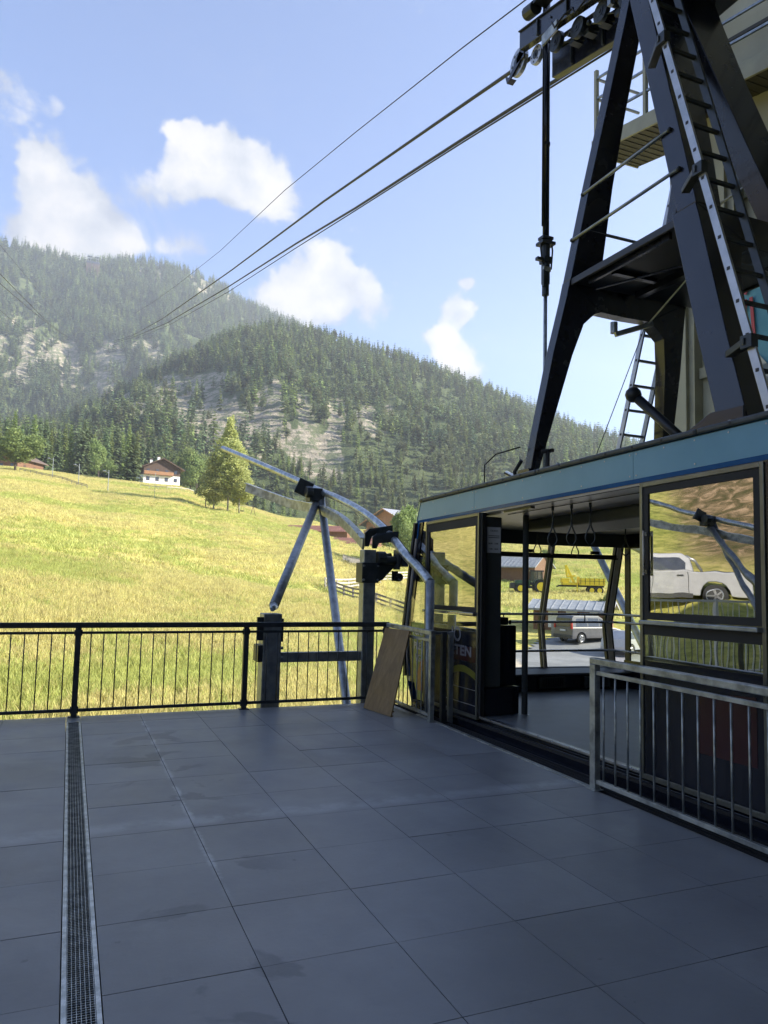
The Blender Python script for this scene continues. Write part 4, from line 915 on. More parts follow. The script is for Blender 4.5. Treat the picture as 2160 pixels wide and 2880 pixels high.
e = MB(); e.box((CX0-.002, 3.495, 0.98), (CX0+.01, 4.565, 1.17)); cpart(e, 'lower_pane', 'doorglass', dq)
e = MB(); e.box((CX0-.004, 3.495, 1.171), (CX0+.014, 4.565, 1.25)); cpart(e, 'middle_rail', 'rubber', dq)
e = MB(); e.box((CX0-.001, 3.495, 0.142), (CX0+.02, 4.565, 0.978)); cpart(e, 'lower_panel', 'cabdark', dq)
e = MB(); e.prism([(CX0-.004, 4.05, 0.40), (CX0-.004, 3.55, 0.40), (CX0-.004, 3.55, 0.84), (CX0-.004, 4.05, 0.80)], (0.0025, 0, 0)); cpart(e, 'red_patch', 'maroon', dq)
e = MB(); e.tube([(CX0-.035, 4.53, 1.62), (CX0-.035, 4.53, 1.96)], 0.010, 8); e.box((CX0-.035, 4.52, 1.63), (CX0-.01, 4.54, 1.66)); e.box((CX0-.035, 4.52, 1.92), (CX0-.01, 4.54, 1.95)); cpart(e, 'door_handle', 'steel', dq)
e = MB(); e.box((CX0+.01, 7.052, 0.135), (CX0+0.06, 7.088, 2.33)); e.box((CX0+.01, 4.602, 0.135), (CX0+0.06, 4.618, 2.33)); cpart(e, 'door_jamb', 'rubber')
e = MB(); e.box((CX0, CY0, 0.09), (CX0+0.03, 3.455, 2.335)); e.box((CX0, CY0-0.03, -0.3), (CX1, CY0-.002, 2.6)); cpart(e, 'side_wall', 'cabdark')
# far side wall with windows
e = MB(); e.box((CX1-0.03, CY0, -0.3), (CX1, 8.62, 0.52)); e.box((CX1-0.03, CY0, 2.12), (CX1, 8.6, 2.6)); fw = cpart(e, 'far_side_wall', 'cabdark')
for y in (1.62, 3.4, 5.3, 7.15, 8.5):
    e = MB(); e.box((CX1-0.028, y, 0.521), (CX1-.002, y+0.10, 2.119)); cpart(e, 'window_post', 'black2', fw)
e = MB(); e.box((CX1-0.016, CY0+.12, 0.522), (CX1-.010, 8.5, 2.118)); cpart(e, 'window_pane', 'glass', fw)
# hand rails
for z in (1.17, 1.06, 0.66):
    e = MB(); p_ = [(x, 8.60+bulge(x), z) for x in np.linspace(4.75, 7.18, 8)]+[(7.22, 8.45, z), (7.23, 5.0, z), (7.23, 2.2, z)]; e.tube(p_, 0.017, 10); cpart(e, 'hand_rail', 'steel', smooth=True)
e = MB()
for x in (5.45, 6.75): e.tube([(x, 8.60+bulge(x), 1.17), (x, 8.60+bulge(x), 1.06)], 0.008, 6)
cpart(e, 'rail_spacer', 'rubber')
# attendant corner: grey panel, plinth, console, pole
e = MB(); e.box((4.17, 7.12, 0.44), (4.40, 7.60, 2.30)); wp = cpart(e, 'partition_panel', 'cabgrey', bevel=0.01)
e = MB(); e.prism([(4.165, 7.10, 0.136), (4.40, 7.08, 0.136), (4.64, 7.12, 0.136), (4.70, 7.75, 0.136), (4.165, 7.75, 0.136)], (0, 0, 0.30)); cpart(e, 'plinth', 'cabdark', bevel=0.01)
e = MB(); e.prism([(4.405, 7.16, 0.44), (4.64, 7.18, 0.44), (4.68, 7.72, 0.44), (4.405, 7.72, 0.44)], (0, 0, 0.66)); co_ = cpart(e, 'console', 'cabdark', bevel=0.015)
e = MB(); e.box((4.43, 7.2, 1.105), (4.55, 7.5, 1.19)); e.box((4.595, 7.25, 1.105), (4.62, 7.28, 1.16)); cpart(e, 'control_box', 'rubber', co_, bevel=0.02)
e = MB(); e.box((4.205, 7.108, 1.90), (4.375, 7.118, 2.185)); nt = cpart(e, 'paper_notice', 'paper', wp)
RF = [[1, 0, 0], [0, 0, -1], [0, 1, 0]]
def wz(y, z): return z+(0.012+0.005*z)*(6-y)
text('ORARIO', 0.026, (4.245, 7.1075, wz(7.1, 2.135)), RF, 'ink', 'notice_text', nt, 0.0004)
for k in range(2): e = MB(); e.box((4.22, 7.1068, 2.085-k*0.02), (4.36, 7.1076, 2.092-k*0.02)); cpart(e, 'text_line', 'ink', nt)
text('08:00 - 12:00', 0.023, (4.222, 7.1075, wz(7.1, 1.995)), RF, 'ink', 'notice_text', nt, 0.0004, bold=0.0004)
text('14:00 - 18:00', 0.023, (4.222, 7.1075, wz(7.1, 1.935)), RF, 'ink', 'notice_text', nt, 0.0004, bold=0.0004)
e = MB(); e.tube([(4.665, 7.05, 0.136), (4.665, 7.05, 2.33)], 0.034, 16); cpart(e, 'grab_pole', 'cabgrey', smooth=True)
e = MB(); e.tube([(4.665, 7.05, 0.136), (4.665, 7.05, 0.142)], 0.055, 16); cpart(e, 'pole_flange', 'steel')
# hanging straps
st0 = None
for (x, y, dx) in ((4.36, 6.12, 0), (4.42, 5.90, 0), (4.50, 5.72, 0), (6.10, 7.10, 0), (6.05, 8.0, 0), (4.60, 4.30, 0), (5.4, 7.9, 0)):
    e = MB(); zt = 2.325; e.tube([(x, y, zt), (x, y, zt-0.045)], 0.014, 8); e.tube([(x, y, zt-.045), (x, y, zt-0.20)], 0.008, 6); e.tube([(x, y, zt-.17), (x, y, zt-0.205)], 0.012, 8)
    lp = []
    for k in range(25):
        q = k/24; hgt_q = 1-abs(2*q-1); sg = 1 if q < 0.5 else -1; wq = 0.042*math.sin(PI*min(1.0, hgt_q)**1.6)+0.004
        lp.append((x+sg*wq*0.85, y-sg*wq*0.5, zt-0.20-0.20*hgt_q))
    e.tube(lp, 0.0075, 6, cap=False); cpart(e, 'hand_strap', 'rail', smooth=True)

# ------------------------------------------------------------------ hanger
def plate(parent, name, Lx, Rx, y0, s_, z0, depth, m='black', bev=0.006):
    e = MB(); A = [(x, y0+s_*(z-z0), z) for x, z in Lx]; B = [(x, y0+s_*(z-z0), z) for x, z in Rx]
    e.strip(A, B, (0, depth, 0)); return build(e, name, m, parent, bev)
F0 = (6.88, -0.24, 2.75); N0 = (4.02, 0.31, 2.80)
FL = [(4.595, 2.62), (4.62, 3.19), (4.68, 4.04), (4.72, 4.38), (4.745, 4.60), (4.76, 4.80)]; FR = [(4.68, 2.62), (4.78, 3.19), (4.93, 4.04), (5.02, 4.38), (5.14, 4.50), (5.22, 4.53)]
plate(CC, 'hanger_leg', FL, FR, *F0, 0.14)
plate(CC, 'hanger_leg', [(11.16-x, z) for x, z in FR[:4]]+[(5.96, 4.50), (5.88, 4.53)], [(11.14-x, z) for x, z in FL], *F0, 0.16)
plate(CC, 'hanger_web', [(4.76, 4.801), (5.5, 4.801), (6.38, 4.801)], [(5.22, 4.532), (5.55, 4.525), (5.88, 4.532)], *F0, 0.14)
plate(CC, 'hanger_leg', [(4.765, 4.802), (4.84, 5.8), (4.905, 6.5), (4.98, 7.4), (5.06, 8.6)], [(5.15, 4.802), (5.13, 5.8), (5.15, 6.5), (5.20, 7.4), (5.27, 8.6)], *F0, 0.14)
plate(CC, 'hanger_leg', [(6.02, 4.802), (6.02, 5.8), (6.0, 6.5), (5.95, 7.4), (5.88, 8.6)], [(6.38, 4.802), (6.31, 5.8), (6.25, 6.5), (6.17, 7.4), (6.09, 8.6)], *F0, 0.14)
NL = [(4.60, 2.64), (4.66, 3.6), (4.71, 4.20), (4.745, 4.60), (4.765, 4.85)]; NR = [(4.80, 2.64), (4.93, 3.6), (5.05, 4.20), (5.15, 4.42), (5.30, 4.50)]
plate(CC, 'hanger_leg', NL, NR, *N0, 0.28)
plate(CC, 'hanger_leg', [(11.05-x, z) for x, z in NR], [(11.05-x, z) for x, z in NL], *N0, 0.28)
plate(CC, 'hanger_web', [(4.765, 4.851), (5.5, 4.851), (6.285, 4.851)], [(5.30, 4.502), (5.52, 4.49), (5.75, 4.502)], *N0, 0.26)
plate(CC, 'hanger_leg', [(4.77, 4.852), (4.835, 5.6), (4.90, 6.5), (4.97, 7.4), (5.05, 8.6)], [(5.06, 4.852), (5.20, 5.6), (5.36, 6.6), (5.46, 7.4), (5.52, 8.6)], *N0, 0.22)
plate(CC, 'hanger_leg', [(5.84, 4.852), (5.72, 5.6), (5.58, 6.6), (5.48, 7.4), (5.525, 8.6)], [(6.25, 4.852), (6.14, 5.6), (6.02, 6.6), (5.98, 7.4), (5.95, 8.6)], *N0, 0.22)
# weld seam rib and base feet
for (x, y, zz_) in ((4.62, 6.92, 2.66), (6.45, 6.92, 2.66)):
    e = MB(); e.prism([(x-0.05, y-0.18, zz_-0.04), (x-0.05, y+0.30, zz_-0.04), (x-0.05, y+0.14, zz_+0.15), (x-0.05, y-0.05, zz_+0.15)], (0.03, 0, 0)); e.tube([(x-0.09, y-0.05, zz_+0.06), (x-0.052, y-0.05, zz_+0.06)], 0.035, 10); build(e, 'foot_bracket', 'black', CC, 0.004)
for x in (4.585, 6.44):
    e = MB(); e.prism([(x-0.03, 4.02, 2.66), (x-0.03, 4.62, 2.66), (x-0.03, 4.62, 2.80), (x-0.03, 4.33, 2.93), (x-0.03, 4.02, 2.93)], (0.03, 0, 0)); fb_ = build(e, 'foot_bracket', 'black', CC, 0.004)
    e = MB(); e.tube([(x-0.06, 4.12, 2.79), (x-0.031, 4.12, 2.79)], 0.042, 14); build(e, 'pivot_pin', 'alu', fb_, smooth=False)
# middle platform
e = MB(); e.box((4.775, 4.72, 4.74), (4.80, 6.40, 4.81)); e.box((6.55, 4.72, 4.74), (6.575, 6.40, 4.81)); e.box((4.80, 4.72, 4.765), (6.55, 6.40, 4.80)); mp = build(e, 'service_platform', 'black2', CC, 0.004)
e = MB(); e.box((4.85, 5.05, 4.70), (4.88, 6.2, 4.764)); e.box((5.55, 4.9, 4.69), (5.63, 6.3, 4.764)); e.box((4.95, 5.9, 4.72), (5.5, 5.96, 4.764)); e.tube([(4.95, 6.2, 4.66), (5.5, 4.95, 4.66)], 0.012, 6); build(e, 'platform_ribs', 'black', mp)
e = MB(); e.tube([(5.35, 6.40, 4.42), (5.35, 6.40, 4.30)], 0.04, 10); e.beam((5.35, 6.38, 4.28), (5.75, 6.25, 4.42), 0.05, 0.05); e.tube([(5.70, 6.27, 4.41), (5.15, 4.75, 4.62)], 0.010, 6); build(e, 'tie_rod', 'galvd', CC)
# guard bars between the legs
for (a, b) in (((4.83, 6.27, 5.70), (4.83, 5.02, 5.72)), ((4.79, 6.40, 5.24), (4.79, 4.87, 5.26)), ((6.35, 6.27, 5.70), (6.20, 5.02, 5.72)), ((4.90, 6.28, 5.32), (6.30, 6.28, 5.32))):
    e = MB(); e.tube([a, b], 0.017, 10); gb = build(e, 'guard_bar', 'galvd', CC, smooth=True)
    e = MB(); e.sphere(a, 0.024, 8); e.sphere(b, 0.024, 8); build(e, 'bar_end', 'rail', gb, smooth=True)
# ladder on the near side
def ladder(x_of, y_of, z0, z1, wd, name, mL, mR, step=0.285, holes=True):
    P0 = lambda z, o=0: Vector((x_of(z)+o, y_of(z), z)); d_ = (P0(z1)-P0(z0)).normalized()
    e = MB(); e.beam(P0(z0), P0(z1), 0.024, 0.068, Vector((0, 1, 0))); lr_ = build(e, name, mL, CC, 0.003)
    e = MB(); e.beam(P0(z0, wd), P0(z1, wd), 0.024, 0.068, Vector((0, 1, 0))); build(e, 'ladder_rail', mR, lr_, 0.003)
    z = z0+0.12; r0_ = None
    while z < z1:
        if r0_ is None: e = MB(); e.beam(P0(z, -0.010), P0(z, wd), 0.028, 0.028); r0_ = build(e, 'rung', mR, lr_); zr0 = z
        else: c = r0_.copy(); link(c, lr_); c.location = P0(z)-P0(zr0)
        z += step
    if holes:
        e = MB(); z = z0+0.12
        while z < z1: p_ = P0(z, -0.0135); e.box((p_.x-0.002, p_.y-0.013, p_.z-0.013), (p_.x+0.001, p_.y+0.013, p_.z+0.013)); z += step
        build(e, 'rung_sockets', 'ink', lr_)
    return lr_
ld = ladder(lambda z: 4.45+0.034*(z-2.93), lambda z: 3.735+0.31*(z-2.93), 2.72, 8.3, 0.335, 'ladder', 'alu', 'rail')
for z in (3.35, 4.92, 6.35):
    x = 4.45+0.034*(z-2.93); y = 3.735+0.31*(z-2.93); e = MB(); e.beam((x-0.035, y-0.01, z), (x+0.16, y+0.33, z+0.02), 0.07, 0.05); e.box((x-0.05, y-0.05, z-0.05), (x+0.02, y+0.05, z+0.05)); build(e, 'ladder_clamp', 'rail', ld, 0.004)
ld2 = ladder(lambda z: 5.98+0.05*(z-2.8), lambda z: 7.20-0.26*(z-2.8), 2.66, 6.7, 0.33, 'ladder', 'alu', 'galvd')
# roof gear
e = MB(); e.tube([tuple(ony_) for ony_ in ((4.42, 7.55, 2.62), (4.42, 7.55, 2.92), (4.45, 7.35, 3.02), (4.55, 7.0, 3.06))], 0.008, 8); build(e, 'aerial_rod', 'rubber', CC, smooth=True)
e = MB(); e.tube([(4.66, 6.75, 2.98), (4.78, 6.7, 3.0)], 0.022, 8); e.tube([(4.72, 6.72, 2.66), (4.72, 6.72, 2.99)], 0.02, 8); e.tube([(4.60, 7.12, 2.62), (4.58, 7.16, 2.80), (4.60, 7.05, 2.92)], 0.022, 8); build(e, 'roof_hose', 'rubber', CC, smooth=True)
e = MB(); e.tube([(4.30+0.02*math.cos(k*PI/6), 5.95, 2.70+0.022*math.sin(k*PI/6)) for k in range(13)], 0.006, 6, cap=False); e.tube([(4.30, 5.95, 2.62), (4.30, 5.95, 2.68)], 0.008, 6); build(e, 'lifting_eye', 'galvd', CC, smooth=True)
e = MB(); e.prism([(4.55, 5.35, 2.74), (4.72, 5.35, 2.82), (4.95, 5.35, 2.74)], (0, 0.45, 0)); e.box((4.60, 5.4, 2.65), (4.63, 5.75, 2.739)); build(e, 'roof_hatch', 'black2', CC)
e = MB(); e.tube([(5.35, 6.1, 3.55), (5.75, 5.4, 2.70)], 0.05, 12); e.sphere((5.35, 6.1, 3.55), 0.085, 10); build(e, 'damper_cylinder', 'black2', CC, smooth=True)
e = MB(); e.tube([(5.75, 6.38, 4.4), (5.45, 6.9, 2.9)], 0.005, 6); build(e, 'stay_wire', 'rope', CC)
# long vertical damper rod
e = MB(); e.tube([(5.40, 7.76, 5.92), (5.40, 7.76, 10.2)], 0.042, 14); dm = build(e, 'damper_rod', 'black', CC, smooth=True)
e = MB(); e.tube([(5.40, 7.76, 2.66), (5.40, 7.76, 5.35)], 0.024, 12); build(e, 'thin_rod', 'galvd', dm, smooth=True)
e = MB(); e.tube([(5.335, 7.74, 6.1), (5.335, 7.74, 10.2)], 0.013, 8); build(e, 'hydraulic_hose', 'rubber', dm, smooth=True)
e = MB(); e.tube([(5.40, 7.76, 5.35), (5.40, 7.76, 5.94)], 0.055, 12); e.box((5.30, 7.68, 5.86), (5.50, 7.84, 5.90)); e.box((5.32, 7.70, 5.93), (5.48, 7.82, 5.97)); e.box((5.34, 7.70, 5.62), (5.46, 7.82, 5.70)); e.box((5.24, 7.70, 5.63), (5.33, 7.76, 5.67))
e.tube([(5.47, 7.74, 5.95), (5.49, 7.74, 5.8), (5.47, 7.74, 5.55)], 0.012, 8); e.tube([(5.33, 7.74, 5.95), (5.31, 7.74, 5.8), (5.34, 7.74, 5.6)], 0.012, 8); e.box((5.33, 7.70, 5.30), (5.36, 7.74, 5.52)); e.tube([(5.40, 7.76, 5.20), (5.40, 7.76, 5.36)], 0.045, 12)
build(e, 'valve_block', 'rail', dm, 0.004)
e = MB(); e.box((5.335, 7.70, 5.50), (5.44, 7.735, 5.56)); build(e, 'type_plate', 'galvr', dm)
for z in (7.2, 8.6):
    e = MB(); e.tube([(5.40, 7.76, z), (5.40, 7.76, z+0.04)], 0.05, 14); build(e, 'hose_clip', 'rubber', dm)
# ------------------------------------------------------------------ carriage
CG = thing('rope_carriage', (5.6, 5.5, 8.0), 'dark roller carriage riding on the thick ropes above the cabin hanger', 'carriage')
SLP = 0.265
def cz(y, z, yref): return z-SLP*(yref-y)
for (xb, y1, zt, hgt) in ((5.31, 8.20, 9.02, 0.25), (5.70, 8.00, 8.72, 0.36)):
    e = MB(); y0 = 2.6; e.prism([(xb-0.05, y1, zt), (xb-0.05, y0, cz(y0, zt, y1)), (xb-0.05, y0, cz(y0, zt-hgt, y1)), (xb-0.05, y1, zt-hgt)], (0.10, 0, 0)); bb = build(e, 'side_beam', 'black', CG, 0.006)
    e = MB(); e.prism([(xb-0.075, y1, zt+0.014), (xb-0.075, y0, cz(y0, zt, y1)+.014), (xb-0.075, y0, cz(y0, zt, y1)+.001), (xb-0.075, y1, zt+0.001)], (0.15, 0, 0)); build(e, 'beam_flange', 'black2', bb)
    e = MB()
    for k in range(7):
        y = y1-0.45-k*0.62; zc = cz(y, zt, y1)
        e.beam((xb-0.066, y, zc-0.02), (xb-0.066, y, zc-hgt+0.02), 0.03, 0.03); e.tube([(xb-0.065, y-0.28, zc-0.12-.06), (xb-0.052, y-0.28, zc-0.12-.06)], 0.014, 8)
    build(e, 'beam_ribs', 'rail', bb)
for x, yl in ((5.40, 8.42), (5.80, 7.75)):
    for k in range(6):
        y = yl-k*0.44; z = cz(y, 8.80, 8.42); r_ = 0.19 if k == 0 and x < 5.5 else 0.125
        zc = 8.70-SLP*(8.9-y)+r_+0.015
        e = MB(); e.tube([(x-0.03, y, zc), (x+0.03, y, zc)], r_, 24); wh = build(e, 'sheave', 'alu' if k < 2 and x < 5.5 else 'rail', CG, 0.006)
        e = MB(); e.tube([(x-0.036, y, zc), (x+0.036, y, zc)], r_*0.45, 16); e.tube([(x-0.045, y, zc), (x+0.045, y, zc)], r_*0.18, 10)
        for q in range(6): a = q*PI/3; e.tube([(x-0.034, y+math.cos(a)*r_*0.7, zc+math.sin(a)*r_*0.7), (x+0.034, y+math.cos(a)*r_*0.7, zc+math.sin(a)*r_*0.7)], r_*0.10, 8)
        build(e, 'sheave_hub', 'rail', wh)
e = MB(); e.prism([(5.34, 8.56, 8.60), (5.34, 8.60, 8.64), (5.34, 8.32, 8.86), (5.34, 8.22, 8.76)], (0.02, 0, 0)); e.box((5.34, 8.22, 8.72), (5.36, 8.40, 8.86)); e.prism([(5.35, 8.66, 8.60), (5.35, 8.70, 8.72), (5.35, 8.68, 8.72), (5.35, 8.56, 8.62)], (0.10, 0, 0)); build(e, 'rope_scraper', 'black', CG)
e = MB(); e.box((5.22, 7.30, 8.42), (5.245, 7.62, 8.56)); build(e, 'number_plate', 'galvr', CG)
e = MB(); e.prism([(5.0, 7.15, 8.82), (5.0, 4.2, 8.03), (6.1, 4.2, 8.03), (6.1, 7.1, 8.80)], (0, 0, 0.05)); build(e, 'carriage_deck', 'black2', CG)
e = MB(); e.beam((4.98, 7.15, 8.80), (4.98, 6.02, 7.90), 0.045, 0.06); e.beam((4.98, 6.0, 7.70), (4.98, 6.0, 9.6), 0.05, 0.05); e.beam((4.98, 7.15, 8.82), (4.98, 7.5, 9.8), 0.045, 0.045); build(e, 'deck_frame', 'galvd', CG)
e = MB()
for k in range(10):
    y = 7.3-k*0.28; z = cz(y, 8.40, 7.3); e.tube([(5.40, y, z+0.02), (5.62, y-0.05, z)], 0.03, 8); e.box((5.44, y-0.06, z-0.10), (5.58, y+0.03, z-0.04)); e.sphere((5.42, y-0.1, z-0.02), 0.035, 8); e.beam((5.40, y+0.1, z-0.02), (5.56, y-0.1, z-0.08), 0.015, 0.015)
build(e, 'brake_gear', 'rail', CG)
e = MB()
for k in range(5): y = 7.2-k*0.4; z = cz(y, 8.30, 7.2); e.tube([(5.08, y, z+.1), (5.05, y-0.1, z-0.05), (5.08, y-0.25, z+0.02), (5.1, y-0.4, z+0.0)], 0.012, 6)
build(e, 'hose', 'rubber', CG, smooth=True)
e = MB(); e.tube([(5.6, 5.4, 8.35), (5.6, 5.9, 8.35)], 0.16, 16); e.box((5.0, 5.3, 7.7), (6.15, 5.9, 8.3)); build(e, 'hanger_pivot', 'black', CG, 0.02)
e = MB(); e.tube([(5.22, 7.75, 9.05), (5.22, 7.95, 9.10)], 0.09, 12); e.box((5.15, 7.5, 9.05), (5.35, 7.72, 9.25)); build(e, 'drive_unit', 'black2', CG)

# ------------------------------------------------------------------ ropes
def plane_pt(px, py, x0, az): v = ray(px, py); t_ = x0/(v[0]-az*v[1]); return Vector((v[0]*t_, v[1]*t_, 1.6+v[2]*t_))
TOP = far(268, 742, 1600)
def rope(name, x0, az, pix, r, label, back=True, tail=True, farpix=()):
    pts = [plane_pt(px, py, x0, az) for px, py in pix]; pts = [p for p in pts if p.y > 0]
    a, b = pts[0], pts[1]
    if back: d_ = (a-b).normalized(); pts.insert(0, a+d_*(a.y+10.5)/abs(d_.y)*0.98)
    e = MB(); e.tube(pts, r, 8, r2=r)
    return tag(build(e, name, 'rope', smooth=True), label, 'cable', 'ropes of the cable car')
rope('track_rope', 5.40, 0.010, [(1523,143),(1237,340),(911,566),(651,760),(456,897),(370,945),(325,958),(300,950),(286,930),(277,895),(272,840),(269,780),(268,748)], 0.027, 'upper thick dark track rope running from the carriage to the mountain')
rope('track_rope', 5.80, 0.010, [(1530,247),(1302,391),(1000,585),(833,685),(640,808),(470,908),(372,950),(326,962),(302,955),(288,935),(279,898),(274,845),(271,785),(270,748)], 0.027, 'lower thick dark track rope just above its thin companion')
rope('haul_rope', 5.80, 0.010, [(1530,258),(1302,400),(1000,592),(833,697),(640,822),(480,912),(380,953),(330,966),(304,958),(289,938),(280,900),(275,848),(272,788),(271,748)], 0.014, 'thin haul rope directly under the lower thick track rope')
rope('signal_cable', 5.30, 0.010, [(1478,0),(1300,135),(1000,372),(800,536),(620,705),(500,800),(430,850),(380,880),(340,870),(300,800),(275,750)], 0.010, 'single thin cable crossing the sky above the thick ropes')
for nm, pix, r, lb in (('track_rope', [(0,770),(60,832),(136,908),(175,938),(192,947),(205,942),(216,922),(225,880),(231,835),(238,780),(245,742)], 0.030, 'upper dark rope of the second track at the left edge'),
                       ('track_rope', [(0,797),(70,858),(140,915),(176,941),(194,950),(208,945),(219,925),(228,882),(234,837),(241,782),(247,742)], 0.024, 'lower dark rope of the second track at the left edge'),
                       ('haul_rope', [(0,872),(60,925),(110,960),(150,975),(180,968),(200,940),(215,900)], 0.014, 'faint lowest cable of the second track at the left edge'),
                       ('signal_cable', [(0,689),(60,760),(110,822),(150,868),(180,900),(205,900),(222,860),(236,800),(245,742)], 0.012, 'faint topmost cable of the second track at the left edge')):
    rope(nm, -6.1, 0.010, pix, r, lb)

# ================================================================== STATION BUILDING
def onx(px, py, x): v = ray(px, py); t_ = x/v[0]; return Vector((v[0]*t_, v[1]*t_, 1.6+v[2]*t_))
SB = thing('station_building', (8.5, 0, 0), 'tall beige clad cableway station with steel columns behind the hanger', 'building')
e = MB(); e.box((8.5, -11.0, -3.0), (8.75, 8.83, 13.0)); e.box((8.76, 8.63, -3.0), (13.5, 8.83, 13.0)); e.box((13.3, -11, -3.0), (13.5, 8.62, 13.0)); build(e, 'wall', 'beige', SB)
e = MB(); e.box((-9.0, -11.25, -3.0), (13.5, -11.005, 13.0)); build(e, 'rear_wall', 'darkroom', SB)
e = MB(); e.box((-9.5, -11.5, 13.01), (14.0, 3.5, 13.35)); build(e, 'roof', 'darkroom', SB)
e = MB()
for k in range(40): y = -10.5+k*0.38; e.box((-9.3, y, 12.96), (8.49, y+0.14, 13.005))
build(e, 'soffit_ribs', 'soffit', SB)
e = MB()
for y in (4.6, 7.55, 8.30):
    e.box((8.34, y-0.09, -3), (8.499, y-0.075, 8.2)); e.box((8.34, y+0.075, -3), (8.499, y+0.09, 8.2)); e.box((8.40, y-0.074, -3), (8.42, y+0.074, 8.2))
cl_ = build(e, 'steel_column', 'beiged', SB)
e = MB(); e.box((8.42, 7.645, 4.60), (8.498, 8.20, 4.76)); e.box((8.42, 4.70, 4.42), (8.498, 7.45, 4.58)); e.box((8.44, 4.7, 7.0), (8.498, 7.45, 7.08)); build(e, 'wall_girt', 'beiged', SB)
e = MB(); e.tube([(8.38, 7.42, -3), (8.38, 7.40, 7.9)], 0.035, 10); dp = build(e, 'downpipe', 'galvd', SB, smooth=True)
dkz = lambda y, z: z-0.2*(10.1-y)
e = MB()
for (x0, x1, ya, yb) in ((8.02, 9.0, 8.84, 10.1), (8.02, 8.498, 1.0, 8.838)):
    e.prism([(x0, yb, dkz(yb, 9.0)), (x0, ya, dkz(ya, 9.0)), (x0, ya, dkz(ya, 9.06)), (x0, yb, dkz(yb, 9.06))], (x1-x0, 0, 0))
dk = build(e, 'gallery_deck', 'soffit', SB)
e = MB(); e.prism([(7.98, 10.12, dkz(10.12, 8.98)), (7.98, 1.0, dkz(1.0, 8.98)), (7.98, 1.0, dkz(1.0, 9.22)), (7.98, 10.12, dkz(10.12, 9.22))], (0.038, 0, 0)); e.prism([(8.02, 10.102, 8.98), (9.0, 10.102, 8.98), (9.0, 10.102, 9.22), (8.02, 10.102, 9.22)], (0, 0.03, 0)); build(e, 'gallery_fascia', 'beiged', dk)
e = MB()
for k in range(56): y = 1.2+k*0.16; e.prism([(8.03, y, dkz(y, 8.998)), (8.03, y+0.07, dkz(y+.07, 8.998)), (8.03, y+0.07, dkz(y+.07, 8.990)), (8.03, y, dkz(y, 8.990))], (0.46 if y < 8.8 else 0.95, 0, 0))
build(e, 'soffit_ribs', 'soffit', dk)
for y in (10.05, 8.85, 7.65, 6.45, 5.2):
    e = MB(); e.box((8.0, y-0.03, dkz(y, 9.22)), (8.06, y+0.03, dkz(y, 10.5))); build(e, 'gallery_post', 'beiged', dk)
e = MB()
for dz_ in (9.62, 9.98, 10.35):
    e.beam((8.03, 10.05, dkz(10.05, dz_)), (8.03, 1.2, dkz(1.2, dz_)), 0.035, 0.035); e.beam((8.03, 10.05, dkz(10.05, dz_)), (8.97, 10.05, dkz(10.05, dz_)), 0.035, 0.035)
build(e, 'gallery_rails', 'galvd', dk)
e = MB()
for dz_ in (9.5, 10.0, 10.6, 11.2, 11.9): e.prism([(8.47, 8.83, dkz(8.83, dz_)), (8.47, 1.0, dkz(1.0, dz_)), (8.47, 1.0, dkz(1.0, dz_+0.05)), (8.47, 8.83, dkz(8.83, dz_+.05))], (0.029, 0, 0))
build(e, 'cladding_seams', 'soffit', SB)
for k in range(4):
    e = MB(); x = -8.6; y = -9+k*4.5; e.box((x, y, -3), (x+0.3, y+0.3, 13.0)); build(e, 'roof_column', 'beiged', SB)
# banner
b0, b1 = onx(2082, 790, 8.30), onx(2160, 760, 8.30); zb = onx(2100, 1200, 8.30).z-0.3; zt_ = b0.z
BN = thing('advertising_banner', (8.30, 6.8, zb), 'teal banner with red letters and printed mountain peaks hanging on the station wall', 'banner')
e = MB(); nb = 14; rows = 10
vs = [(8.30+0.012*math.sin(i*1.7+j*0.3), b0.y-(b0.y-5.2)*i/nb, zb+(zt_-zb)*j/rows-0.03*math.sin(i*1.1)*(j == rows)) for j in range(rows+1) for i in range(nb+1)]
e.add(vs, [(j*(nb+1)+i, j*(nb+1)+i+1, (j+1)*(nb+1)+i+1, (j+1)*(nb+1)+i) for j in range(rows) for i in range(nb)]); build(e, 'banner_cloth', 'teal', BN, smooth=True)
hgt_ = zt_-zb
e = MB(); yb_ = b0.y
e.prism([(8.272, yb_-0.01, zb), (8.272, 5.3, zb), (8.272, 5.3, zb+hgt_*0.30), (8.272, 6.3, zb+hgt_*0.50), (8.272, 6.8, zb+hgt_*0.40), (8.272, yb_-0.12, zb+hgt_*0.62), (8.272, yb_-0.01, zb+hgt_*0.55)], (0.004, 0, 0)); build(e, 'printed_peaks', 'snow', BN)
e = MB(); e.prism([(8.264, 7.3, zb), (8.264, 5.35, zb), (8.264, 5.35, zb+hgt_*0.2), (8.264, 7.2, zb+hgt_*0.24)], (0.004, 0, 0)); build(e, 'printed_lake', 'blueinner', BN)
e = MB(); e.beam((8.265, yb_-0.10, zb+hgt_*0.90), (8.265, yb_-0.17, zb+hgt_*0.94), 0.01, 0.05); e.beam((8.265, yb_-0.10, zb+hgt_*0.80), (8.265, yb_-0.11, zb+hgt_*0.87), 0.01, 0.045, (0, 1, 0)); e.beam((8.265, yb_-0.24, zb+hgt_*0.62), (8.265, yb_-0.20, zb+hgt_*0.87), 0.01, 0.05, (0, 1, 0)); build(e, 'red_letters', 'red', BN)
# hall behind: simple wing wall west of the second berth is left open

